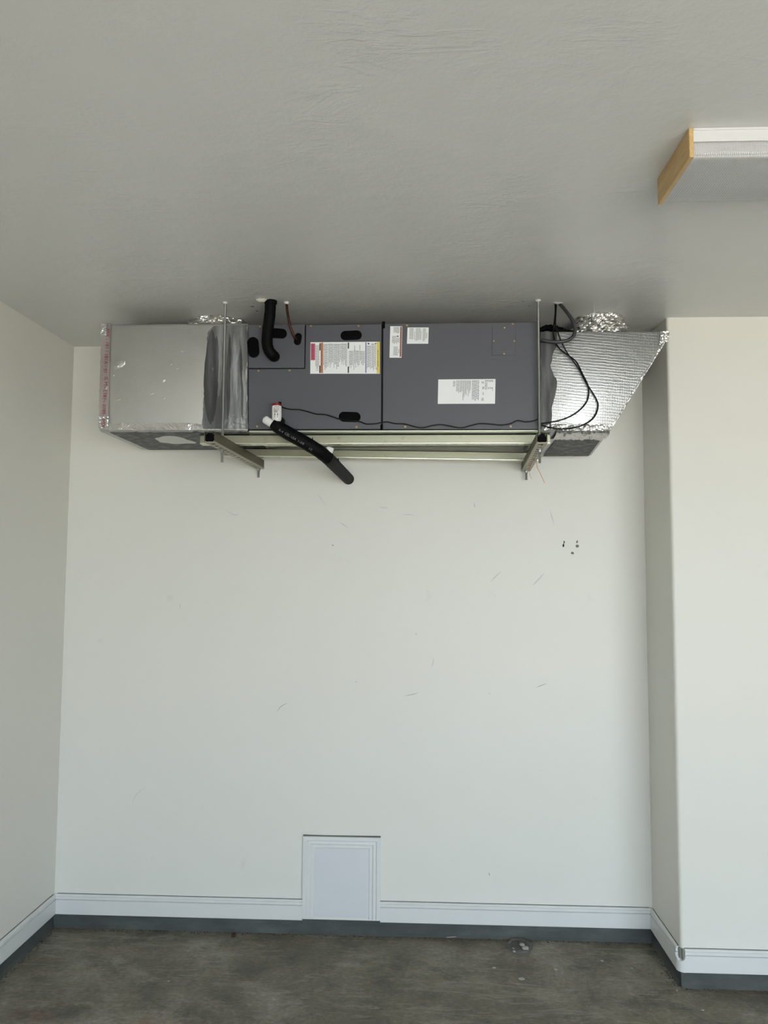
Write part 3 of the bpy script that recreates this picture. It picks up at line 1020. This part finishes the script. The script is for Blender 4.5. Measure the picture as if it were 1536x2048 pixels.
for i in range(71):
    t = i / 70
    a = pix(1330 + (1222 - 1330) * t, 684 + (858 - 684) * t, FY)
    wdt = .004 + .014 * max(0, noise.noise(Vector((i * .19, 2, 7))))
    row = []
    for j in range(5):
        p = a + Vector((-wdt * j / 4 * .85, 0, wdt * j / 4 * .5)) + Vector((.002, 0, 0))
        p.y = FY - .001 - (.0035 * max(0, crinkle(p, 80, 6)) if 0 < j < 4 else 0)
        row.append(p)
    rows.append(row)
sheet(bm, rows)
obj('foil_tape', bm, M_tape, dr)
# underside tape (crumpled, wrapping round the front edge) and mastic
def underpt(x, y):
    """z of the sloping underside"""
    t = (y - FY) / (-.075 - FY)
    return (fr[0][1] + .001) * (1 - t) + zbk * t
bm = bmesh.new()
rows = []
for i in range(13):
    row = []
    for j in range(61):
        t = i / 12
        y = FY - .0015 + .17 * t
        xe = fr[1][0] + (bk[1][0] - fr[1][0]) * (.17 * t) / .485 - .004
        x = .566 + (xe - .566) * j / 60
        p = Vector((x, y, underpt(x, y) - .002))
        p.z -= .016 * math.sin(math.pi * t ** .55) + .012 * max(-.1, crinkle(p, 38, 31)) * (t > 0)
        row.append(p)
    rows.append(row)
sheet(bm, rows)
obj('foil_tape', bm, M_tape, dr)
bm = bmesh.new()
rows = []
for i in range(9):
    t = i / 8
    y = -.40 + (-.08 + .40) * t
    row = []
    for j in range(31):
        x0, x1 = .59, fr[1][0] + (bk[1][0] - fr[1][0]) * ((y - FY) / (-.075 - FY)) - .012
        x = x0 + (x1 - x0) * j / 30
        yy = y + (.015 * noise.noise(Vector((x * 20, 3, 3))) if i == 0 else 0)
        row.append(Vector((x, yy, underpt(x, yy) - .003)))
    rows.append(row)
sheet(bm, rows)
obj('mastic_coat', bm, M_mastic_d, dr, label='dark mastic brushed over the underside')

# ------------------------------------------------------------------ flexible foil collars between duct tops and ceiling
def collar(cx, cy, r, z0, z1, seed, squash=1.0):
    bm = bmesh.new()
    rows = []
    nz, nt = 26, 120
    for i in range(nz + 1):
        t = i / nz
        row = []
        flare = .016 * math.sin(math.pi * t)
        for j in range(nt + 1):
            a = 2 * math.pi * (j % nt) / nt
            d = Vector((math.cos(a) * squash, math.sin(a), 0))
            q = d * r + Vector((0, 0, z0 + (z1 - z0) * t))
            q = Vector((q.x, q.y, q.z * 3.4))
            k = crinkle(q, 17, seed) * .022 + crinkle(q, 48, seed + 3) * .004
            rr = r + flare + k * (.4 if i in (0, nz) else 1)
            row.append(Vector((cx, cy, z0 + (z1 - z0) * t)) + d * rr)
        rows.append(row)
    sheet(bm, rows)
    bmesh.ops.remove_doubles(bm, verts=bm.verts, dist=1e-6)
    return bm
solo('flexible_duct', collar(.795, -.335, .110, 2.645, H - .001, 11), M_flex, (.785, -.335, 2.645),
     'crumpled shiny foil flexible duct rising from right foil duct to ceiling', 'duct', 'foil flexible ducts at the ceiling')
solo('flexible_duct', collar(-.885, -.345, .105, 2.693, H - .001, 23, 1.15), M_flex, (-.885, -.345, 2.693),
     'crumpled foil flexible duct showing above top of left foil duct', 'duct', 'foil flexible ducts at the ceiling')

# ------------------------------------------------------------------ slotted channels
def channel(p0, p1, w=.041, h=.041, th=.0028, slot0=.030, pitch=.0508, sl=.029, sw=.017):
    """U channel, open on top, slotted bottom; p0, p1: bottom centre of each end"""
    p0, p1 = Vector(p0), Vector(p1)
    L = (p1 - p0).length
    bm = bmesh.new()
    for s in (-1, 1):
        a, b = sorted((s * w / 2, s * (w / 2 - th)))
        box(bm, a, b, 0, L, 0, h)
        a, b = sorted((s * w / 2, s * (w / 2 - .009)))
        box(bm, a, b, 0, L, h - th, h)
        a, b = sorted((s * (w / 2 - .009), s * (w / 2 - .009 + th)))
        box(bm, a, b, 0, L, h - .010, h)
        a, b = sorted((s * sw / 2, s * (w / 2 - th)))
        box(bm, a, b, 0, L, 0, th)
        tube(bm, [(s * (w / 2 - .0026), 0, .0024), (s * (w / 2 - .0026), L, .0024)], .0036, 10)
    y = 0.0
    k = slot0
    while y < L:
        e = min(k, L)
        box(bm, -sw / 2, sw / 2, y, e, 0, th)
        y = k + sl
        k += pitch
    for f in bm.faces:
        if max(v.co.z for v in f.verts) < .0075:
            f.material_index = 1
    ydir = (p1 - p0).normalized()
    xdir = ydir.cross(Vector((0, 0, 1))).normalized()
    zdir = xdir.cross(ydir)
    m = Matrix.Identity(4)
    for i, v in enumerate((xdir, ydir, zdir)):
        for j in range(3):
            m[j][i] = v[j]
    m.translation = p0
    bmesh.ops.transform(bm, matrix=m, verts=bm.verts)
    return bm
G_CH = 'slotted channels under the air handler'
sl_ = solo('slotted_channel', channel((-.783, -.79, 2.153), (-.752, -.012, 2.153)), [M_olive, M_zincd], (-.78, -.79, 2.153),
     'short olive slotted channel crossing under left end of the air handler', 'channel', G_CH)
sr_ = solo('slotted_channel', channel((.477, -.735, 2.157), (.520, -.012, 2.142), h=.0365), [M_olive, M_zincd], (.477, -.735, 2.157),
     'short olive slotted channel crossing under right end of the air handler', 'channel', G_CH)
solo('slotted_channel', channel((-.905, -.4765, 2.1945), (.549, -.4765, 2.1945), h=.0385), [M_zinc, M_lip_glint], (-.2, -.489, 2.1945),
     'long yellow zinc channel nearest the front under the air handler', 'channel', G_CH)
solo('slotted_channel', channel((-.895, -.118, 2.1965), (.560, -.118, 2.174), h=.038), [M_zinc, M_lip_glint], (-.2, -.118, 2.19),
     'long yellow zinc channel nearest the wall under the air handler', 'channel', G_CH)

def shade_block(ch, c, w, h):  # black block added to darken the shaded hollow of an open channel end
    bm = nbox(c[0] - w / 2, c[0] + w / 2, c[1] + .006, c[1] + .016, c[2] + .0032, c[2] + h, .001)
    obj('end_shade', bm, M_rub, ch, label='black block added for the shade inside the near end')
shade_block(sl_, (-.783, -.79, 2.153), .034, .037)
shade_block(sr_, (.4775, -.735, 2.157), .034, .033)
# ------------------------------------------------------------------ threaded rods
def thread(z0, z1, r=.0056, pitch=.0034, n=10):
    bm = bmesh.new()
    pts, rr = [], []
    k = int((z1 - z0) / (pitch / 2))
    for i in range(k + 1):
        pts.append(Vector((0, 0, z0 + (z1 - z0) * i / k)))
        rr.append(r if i % 2 else r * .88)
    return tube(bm, pts, rr, n)
def rod(x, y, z0, znut_lo, znut_hi, label):
    t = thing('threaded_rod', (x, y, z0), label, 'rod', 'threaded hanger rods')
    o = OFF[t]
    bm = thread(z0, H)
    bmesh.ops.translate(bm, verts=bm.verts, vec=(x, y, 0))
    obj('rod', bm, M_rod, t, True)
    for zz, nm in ((znut_lo, 'lower'), (znut_hi, 'upper')):
        obj('nut', hexnut(bmesh.new(), (x, y, zz), .0085, .0075), M_rod, t)
    bm = bmesh.new()
    tube(bm, [(x, y, znut_lo + .0076), (x, y, znut_lo + .0095)], .0115, 18)
    obj('washer', bm, M_rod, t)
    bm = bmesh.new()
    tube(bm, [(x, y, H - .006), (x, y, H - .003), (x, y, H)], [.007, .010, .012], 14)
    obj('paint_collar', bm, M_white, t, True)
    return t
rod(-.783, -.600, 2.103, 2.1435, 2.160, 'threaded rod hanging before left foil duct')
rod(.491, -.592, 2.100, 2.1445, 2.162, 'threaded rod hanging before right end of the air handler')
rod(-.7535, -.036, 2.108, 2.1435, 2.160, 'threaded rod whose tip shows below back of left cross channel')
rod(.5185, -.036, 2.097, 2.1325, 2.150, 'threaded rod whose tip shows below back of right cross channel')

# ------------------------------------------------------------------ refrigerant lines
rl = thing('suction_line', tuple(pixz(540, 602, H)), 'thick black insulated pipe dropping from ceiling into upper left panel', 'pipe')
pts = [pix(541, 601, -.613) + Vector((0, 0, .004)), pix(540, 625, -.612), pix(537, 650, -.610), pix(534.5, 672, -.609), pix(534.5, 688, -.607), pix(538, 701, -.602), pix(546, 711, -.586), pix(549, 713, -.5615)]
sp = spline(pts, 8)
sp = [p for p in sp if p.z < H] 
sp = [Vector((sp[0].x, sp[0].y, H))] + sp
rad = [.0225 + .0012 * noise.noise(Vector((i * .35, 1, 1))) for i in range(len(sp))]
obj('insulation', tube(bmesh.new(), sp, rad, 22), M_foam, rl, True)
bm = tube(bmesh.new(), [Vector((sp[0].x + .002, sp[0].y, H - .013)), Vector((sp[0].x + .001, sp[0].y, H - .004)), Vector((sp[0].x, sp[0].y, H))], [.0245, .0265, .025], 20)
obj('insulation_lip', bm, M_foam, rl, True)
# white foam blob filling the hole beside the pipe
bm = bmesh.new()
bmesh.ops.create_icosphere(bm, subdivisions=3, radius=1)
c = pixz(524, 599.5, H)
for v in bm.verts:
    k = 1 + .28 * noise.noise(v.co * 2.1)
    v.co = Vector((c.x + v.co.x * .024 * k, c.y + v.co.y * .016 * k, H + .001 + v.co.z * .012 * k))
obj('filler_foam', bm, plain('cream_filler_foam', (.62, .60, .50), .8, 0, .25, 60, .4), rl, True, label='cream foam filling the ceiling hole')
p = [pix(524.5, 667, -.634), pix(527, 672, -.634), pix(530, 677, -.634), pix(534, 684, -.633)]

cl = thing('liquid_line', tuple(pixz(573, 605, H)), 'thin bare copper pipe from ceiling to black grommet beside insulated pipe', 'pipe')
pts = [pixz(573, 605, H), pix(574.5, 622, -.594), pix(577.5, 640, -.592), pix(582, 657, -.588), pix(588, 672, -.578), pix(593, 679, -.562)]
obj('pipe', tube(bmesh.new(), spline(pts, 8), .0052, 12), M_copper, cl, True)
c = pixz(573, 604.5, H)
bm = tube(bmesh.new(), [(c.x, c.y, H - .008), (c.x, c.y, H - .003), (c.x, c.y, H)], [.0065, .010, .011], 14)
obj('caulk_collar', bm, M_white, cl, True)

# ------------------------------------------------------------------ drain
dp = thing('drain_pipe', tuple(pix(700, 958, -.01)), 'black insulated drain pipe slanting from the unit front to the wall', 'pipe')
d1 = [pix(546, 847, -.622), pix(560, 857, -.622), pix(585, 871.5, -.617), pix(612, 886.5, -.606), pix(637, 902, -.588), pix(657, 917, -.548)]
sp = spline(d1, 8)
rad = [.0215 + .0055 * math.sin(min(1, i / 12) * math.pi / 2) + .001 * noise.noise(Vector((i * .5, 5, 5))) for i in range(len(sp))]
sl1 = obj('insulation', tube(bmesh.new(), sp, rad, 22), M_foam, dp, True)
d2 = [pix(638, 902, -.583), pix(656, 917, -.54), pix(670, 931, -.40), pix(684, 945, -.20), pix(697, 958, -.004)]
sp2 = spline(d2, 8)
rad = [.0268 + .001 * noise.noise(Vector((i * .6, 8, 5))) for i in range(len(sp2))]
obj('insulation', tube(bmesh.new(), sp2, rad, 22), M_foam_dusty, dp, True, label='dusty grey lower length of foam sleeve')
# torn tags of tape
for (u, v, y) in ((624, 879.5, -.605), (676, 920, -.47)):
    c = pix(u, v, y)
    bm = bmesh.new()
    prism(bm, [(c.x - .008, c.z - .006), (c.x + .004, c.z - .008), (c.x + .003, c.z + .011), (c.x - .002, c.z + .003)], c.y - .001, c.y + .004)
    obj('tape_tag', bm, M_foam, dp)
# white tee: cleanout stub to the left, nipple into the cabinet
cA, cB = pix(531, 839.5, -.622), pix(549, 851, -.622)
ax = (cA - cB).normalized()
bm = tube(bmesh.new(), [cB, cA, cA + ax * .006, cA + ax * .0105], [.0165, .0165, .014, .006], 22)
obj('cleanout_cap', bm, M_pvc, dp, True, label='white plastic cleanout stub')
bm = tube(bmesh.new(), [cB - ax * .002, cB + ax * .006], [.0188, .0188], 22)
obj('fitting_collar', bm, M_pvc, dp, True)
bm = tube(bmesh.new(), [pix(561, 843, -.622), pix(562, 843, -.5615)], [.017, .017], 20)
obj('drain_nipple', bm, M_rub, dp, True)
c = pix(653, 905, -.553)
bm = tube(bmesh.new(), [pix(654, 914, -.552), pix(659.5, 898, -.552), pix(660, 895.5, -.552), pix(660.3, 894.5, -.552)], [.0175, .0175, .0165, .011], 20)
obj('vent_stub', bm, M_pvc, dp, True, label='short white plastic vent stub')
# faint lettering on the sleeve
def along(body, a, b, size, parent, mat, lift=.0265):
    a, b = Vector(a), Vector(b)
    x = (b - a).normalized()
    toc = (CAM_LOC - (a + b) / 2).normalized()
    z = (toc - x * toc.dot(x)).normalized()
    y = z.cross(x)
    m = Matrix.Identity(4)
    for i, v in enumerate((x, y, z)):
        for j in range(3):
            m[j][i] = v[j]
    m.translation = (a + b) / 2 + z * lift
    return obj('printed_lettering', text_mesh(body, size, m), mat, parent)
along('R-4  CEL USA  1-3/8', pix(562, 862, -.620), pix(606, 887.5, -.606), .0135, sl1, M_greyprint, .0325)
along('1/2', pix(610, 891.5, -.606), pix(628, 902.5, -.592), .0125, sl1, M_greyprint, .0312)

fs = thing('float_switch', tuple(pix(554, 840, -.622)), 'white cylindrical float switch with dark red top on the drain tee', 'switch')
a, b = pix(553.5, 840, -.622), pix(553.5, 812.5, -.622)
obj('body', tube(bmesh.new(), [a, a.lerp(b, .04), a.lerp(b, .95), b], [.0185, .0195, .0195, .0188], 26), M_pvc, fs, True)
up = (b - a).normalized()
obj('cap', tube(bmesh.new(), [b, b + up * .008, b + up * .010], [.0196, .0196, .017], 26), M_red, fs, True, label='dark red cap')
obj('wire_outlet', tube(bmesh.new(), [b + Vector((.012, -.004, .004)), b + Vector((.014, -.004, .016))], .006, 12), M_rub, fs, True)
obj('lower_fitting', tube(bmesh.new(), [a - up * .016, a], [.0155, .0165], 22), M_pvc, fs, True)
# print on the body: rows of dashes wrapped on the cylinder, two dark symbols
bm = bmesh.new()
def wrap(s0, s1, z0, z1):
    n = 4
    for k in range(n):
        q = []
        for s, z in ((s0 + (s1 - s0) * k / n, z0), (s0 + (s1 - s0) * (k + 1) / n, z0), (s0 + (s1 - s0) * (k + 1) / n, z1), (s0 + (s1 - s0) * k / n, z1)):
            q.append(bm.verts.new((a.x + math.sin(s) * .0198, a.y - math.cos(s) * .0198, z)))
        bm.faces.new(q)
ht = (b - a).length
for fr_, s0, s1 in ((.91, -.6, .6), (.80, -.7, -.2), (.80, -.1, .6), (.70, -.6, .1), (.70, .2, .6), (.63, -.7, .5), (.56, -.5, .3), (.50, -.4, .4)):
    wrap(s0, s1, a.z + ht * fr_ - .0012, a.z + ht * fr_ + .0010)
for s0 in (-.35, .2):
    wrap(s0, s0 + .25, a.z + ht * .34, a.z + ht * .42)
    wrap(s0 - .03, s0 + .28, a.z + ht * .28, a.z + ht * .335)
    for k in range(3):
        wrap(s0, s0 + .25, a.z + ht * (.12 + .05 * k), a.z + ht * (.145 + .05 * k))
obj('printed_lines', bm, M_greyprint, fs)

# ------------------------------------------------------------------ wires
def wire(name, px, r, label, cat, mat=None, n=6, seg=8):
    P = [pix(*p) for p in px]
    bm = tube(bmesh.new(), spline(P, n), r, seg)
    return solo(name, bm, mat or M_wire, P[0], label, cat, smooth=True)
w_ = FY - .0062
wire('switch_wire', [(561, 811.5, -.62), (566, 815, -.60), (580, 818.5, w_ - .01), (598, 819, w_), (615, 823, w_), (632, 828, w_), (650, 829, w_), (665, 833.5, w_), (679, 838, w_), (695, 840, FY - .009), (712, 842, FY - .009), (722, 844, w_),
      (733, 848, w_), (750, 847.5, w_), (763, 845, w_), (775, 844, w_), (790, 847, w_), (810, 848, w_), (828, 853, w_), (845, 855.5, w_), (865, 851, w_), (882, 849, w_), (900, 852, w_), (922, 855.5, w_), (942, 851, w_),
      (960, 847, w_), (985, 848.5, w_), (1002, 850, w_), (1020, 847.5, w_), (1035, 841, w_), (1050, 843.5, w_), (1063, 842.5, w_), (1075, 839, w_), (1081, 836, w_)], .0026,
     'thin black wire running along lower front of the air handler', 'wire')
G = 'thin black loops'
wire('control_wire', [(1110.5, 607, -.553), (1110.5, 625, -.56), (1108.5, 645, -.572), (1106.5, 660, -.573), (1108, 673, -.573), (1112.5, 688, -.573), (1122, 700, -.572), (1137, 711, -.571), (1150, 721, -.571), (1157, 731, -.570), (1165, 748, -.568), (1175, 768, -.568),
      (1177.5, 782, -.568), (1176, 797, -.568), (1169, 810, -.568), (1156, 823, -.568), (1138, 834, -.569), (1118, 841, -.570), (1098, 845, -.571), (1083, 847, -.572)], .0028, 'thin black wire making the inner loop over right foil duct', 'wire')
wire('control_wire', [(1112.5, 609, -.553), (1111.5, 630, -.56), (1111, 650, -.580), (1115, 662, -.580), (1122, 682, -.580), (1134, 705, -.579), (1146, 722, -.578), (1160, 742, -.576), (1172, 765, -.575), (1183, 782, -.570), (1192, 797, -.568),
      (1196, 810, -.568), (1193, 826, -.568), (1183, 840, -.568), (1166, 850, -.568), (1146, 856, -.568), (1122, 858, -.569), (1100, 855, -.571), (1083, 850, -.572)], .0028, 'thin black wire making the outer loop over right foil duct', 'wire')
P = [(1119, 607, -.553), (1127, 616, -.565), (1137, 629, -.585), (1146, 643, -.592), (1150.5, 658, -.592), (1147.5, 671, -.591), (1138, 679.5, -.590), (1125, 683, -.589), (1110, 684, -.587), (1094, 682.5, -.583), (1083, 680, -.578)]
wire('power_conduit', P, .0072, 'thick dark grey flexible cable curling from ceiling beside right rod', 'cable', M_cond, 8, 14)
c = pixz(1116, 606, H)
bm = bmesh.new()
bmesh.ops.create_icosphere(bm, subdivisions=3, radius=1)
for v in bm.verts:
    k = 1 + .35 * noise.noise(v.co * 2.6 + Vector((5, 0, 0)))
    v.co = Vector((c.x + v.co.x * .021 * k, c.y + v.co.y * .013 * k, H + .001 + v.co.z * .006 * k))
solo('caulk_patch', bm, plain('broken_white_caulk', (.60, .60, .57), .8, 0, .2, 60, .4), (c.x, c.y, H), 'ragged white caulk round cable hole in ceiling', 'caulk', smooth=True)
# black bundle of taped cable on top of the right duct
bm = bmesh.new()
pts = spline([Vector((.508, -.50, 2.665)), Vector((.54, -.505, 2.677)), Vector((.58, -.50, 2.672)), Vector((.615, -.49, 2.664)), Vector((.655, -.47, 2.660))], 8)
tube(bm, pts, [.008 + .006 * math.sin(math.pi * (i + 2) / (len(pts) + 3)) + .006 * noise.noise(Vector((i * .6, 2, 2))) for i in range(len(pts))], 14)
solo('cable_bundle', bm, M_rub, (.56, -.5, 2.65), 'black taped cable bundle lying on top of right foil duct', 'cable', smooth=True)
# loose copper strands at the right channel
bm = bmesh.new()
tube(bm, spline([pix(1071, 913, -.30), pix(1073.5, 925, -.30), pix(1074.5, 935, -.30), pix(1080, 946, -.30), pix(1085, 957, -.30), pix(1089, 966, -.30)], 5), .0011, 6)
tube(bm, spline([pix(1058.5, 938, -.30), pix(1059, 945, -.30), pix(1060, 951, -.30), pix(1063.5, 958, -.30)], 5), .0007, 6)
tube(bm, spline([pix(1071, 913, -.30), pix(1066, 920, -.30), pix(1060, 932, -.30), pix(1058.5, 938, -.30)], 5), .0012, 6)
solo('copper_strand', bm, M_orange, pix(1071, 913, -.30), 'thin loose orange wire strands dangling from right cross channel', 'wire', smooth=True)

# ------------------------------------------------------------------ ceiling light
lx0 = .666
ly0, ly1 = -1.79, -1.545
lx1 = lx0 + 1.24
lz = 2.690
cf = thing('ceiling_light', ((lx0 + lx1) / 2, (ly0 + ly1) / 2, H), 'unlit ceiling light with ribbed plastic lens and pale wooden end', 'light')
for x in (lx0, lx1 - .0115):
    bm = nbox(x, x + .0115, ly0, ly1, lz - .002, H, .002)
    obj('end_board', bm, M_wood, cf, label='pale wooden end board')
bm = bmesh.new()
xa, xb = lx0 + .0116, lx1 - .0117
box(bm, xa, xb, ly0 + .001, ly1 - .001, H - .006, H - .0005)
box(bm, xa, xb, ly0 + .003, ly0 + .006, H - .034, H - .0005)
box(bm, xa, xb, ly1 - .006, ly1 - .003, H - .034, H - .0005)
obj('housing', bm, M_white, cf)
# wrap-around lens with rounded lower edges
prof = []
r = .010
ya, yb_ = ly0 + .008, ly1 - .008
for k in range(7):
    a = math.pi + math.pi / 2 * k / 6
    prof.append((ya + r + math.cos(a) * r, lz + r + math.sin(a) * r))
for k in range(7):
    a = 1.5 * math.pi + math.pi / 2 * k / 6
    prof.append((yb_ - r + math.cos(a) * r, lz + r + math.sin(a) * r))
outer = [(ya, H - .03)] + prof + [(yb_, H - .03)]
inner = [(y + (.0022 if y < (ya + yb_) / 2 else -.0022), z + (.0022 if z < H - .031 else 0)) for y, z in outer]
bm = bmesh.new()
loop = outer + inner[::-1]
A = [bm.verts.new((xa + .0005, y, z)) for y, z in loop]
B = [bm.verts.new((xb - .0005, y, z)) for y, z in loop]
n = len(loop)
for k in range(n):
    bm.faces.new((A[k], A[(k + 1) % n], B[(k + 1) % n], B[k]))
m_ = len(outer)
for V in (A, B):
    for k in range(m_ - 1):
        bm.faces.new((V[k], V[k + 1], V[n - 2 - k], V[n - 1 - k]))
obj('lens', bm, M_lens, cf, True, label='ribbed translucent plastic lens')
# row of moulded teeth along both lower edges of the lens
bm = bmesh.new()
x = xa + .006
while x < xb - .006:
    for y in (ya, yb_):
        box(bm, x, x + .0026, y - .0020, y + .0018, lz + .0065, lz + .0115)
    x += .0052
obj('lens_teeth', bm, M_white, cf)['kind'] = 'stuff'
for k, y in enumerate((ly0 + .055, ly1 - .055)):
    obj('lamp_tube', tube(bmesh.new(), [(xa + .03, y, lz + .035), (xb - .03, y, lz + .035)], .0125, 14), M_white, cf, True)
    obj('lamp_holder', nbox(xa + .002, xa + .03, y - .02, y + .02, lz + .016, H - .007, .003), M_white, cf)
obj('tray', nbox(xa + .001, xb - .001, ly0 + .03, ly1 - .03, H - .014, H - .0065), M_white, cf)

# ------------------------------------------------------------------ small things on the floor
def lump(u, v, rx, ry, rz, seed, sub=2, z=0.0):
    c = pixz(u, v, z)
    bm = bmesh.new()
    bmesh.ops.create_icosphere(bm, subdivisions=sub, radius=1)
    for q in bm.verts:
        k = 1 + .35 * noise.noise(q.co * 1.9 + Vector((seed, 0, 0)))
        q.co = Vector((c.x + q.co.x * rx * k, c.y + q.co.y * ry * k, max(0, rz * .7 + q.co.z * rz * k)))
    return bm, c
bm, c = lump(467, 1873, .010, .014, .009, 1)
solo('pebble', bm, plain('red_brown_stone', (.05, .018, .014), .7), (c.x, c.y, 0), 'small red-brown pebble on floor near back stem wall', 'pebble')
flk = plain('paint_flake_white', (.42, .41, .385), .7)
for k, (u, v, rx, lb) in enumerate(((1112, 1940, .010, 'white paint flake on floor in front of round floor patch'), (1043, 1958, .014, 'long white paint flake on floor below the round patch'),
                                    (1264, 1937, .006, 'white paint flake on floor left of projecting corner'), (1354, 1981, .004, 'tiny white flake on floor at foot of projecting corner'),
                                    (988, 1936, .009, 'pale paint flake on floor left of the round patch'), (1406, 2021, .006, 'white paint flake on floor before projecting wall'),
                                    (337, 1963, .006, 'white flake on floor in the left half'), (1204, 1922, .008, 'faint pale flake on floor between patch and projecting wall'))):
    bm, c = lump(u, v, rx, rx * .8, .002, k + 3, 1)
    solo('paint_flake', bm, flk, (c.x, c.y, 0), lb, 'flake', 'paint flakes on the floor')
# round patch with a broken rim
bm = bmesh.new()
c = pixz(1038, 1892, 0)
rows = []
for i, (rr, zz) in enumerate(((.062, -.001), (.055, .007), (.046, .0085), (.038, .003), (.0, .003))):
    row = []
    for j in range(41):
        a = 2 * math.pi * (j % 40) / 40
        k = 1 + .14 * noise.noise(Vector((math.cos(a) * 2, math.sin(a) * 2, i * .4)))
        h = zz + (.004 * noise.noise(Vector((math.cos(a) * 3, math.sin(a) * 3, i + 4))) if 0 < i < 4 else 0)
        row.append(Vector((c.x + math.cos(a) * rr * k, c.y + math.sin(a) * rr * 1.15 * k, h)))
    rows.append(row)
sheet(bm, rows)
bmesh.ops.remove_doubles(bm, verts=bm.verts, dist=1e-6)
fp = thing('floor_patch', (c.x, c.y, 0), 'round crusted patch on concrete floor near the alcove back wall', 'patch')
obj('crust', bm, plain('grey_crust', (.12, .115, .105), .9, 0, .45, 45, .8), fp)
M_mortar = plain('pale_mortar', (.42, .41, .38), .9, 0, .2, 60)
for u, v, s in ((1045, 1890, .013), (1051, 1896.5, .016), (1028, 1903, .007), (1026, 1897, .006)):
    q = pixz(u, v, .006)
    bm = bmesh.new()
    rr = bmesh.ops.create_icosphere(bm, subdivisions=2, radius=s)
    for vv in rr['verts']:
        k = 1 + .4 * noise.noise(vv.co * 120)
        vv.co = Vector((q.x + vv.co.x * k, q.y + vv.co.y * k, .007 + vv.co.z * .35 * k))
    obj('mortar_lump', bm, M_mortar, fp)
tw = [pixz(u, v, .004) for u, v in ((893, 1875), (905, 1874), (922, 1873.2))]
solo('twig', tube(bmesh.new(), spline(tw, 5), .0022, 6), plain('dry_twig', (.36, .33, .27), .8), tw[0], 'thin pale twig on floor against the back stem wall', 'twig')
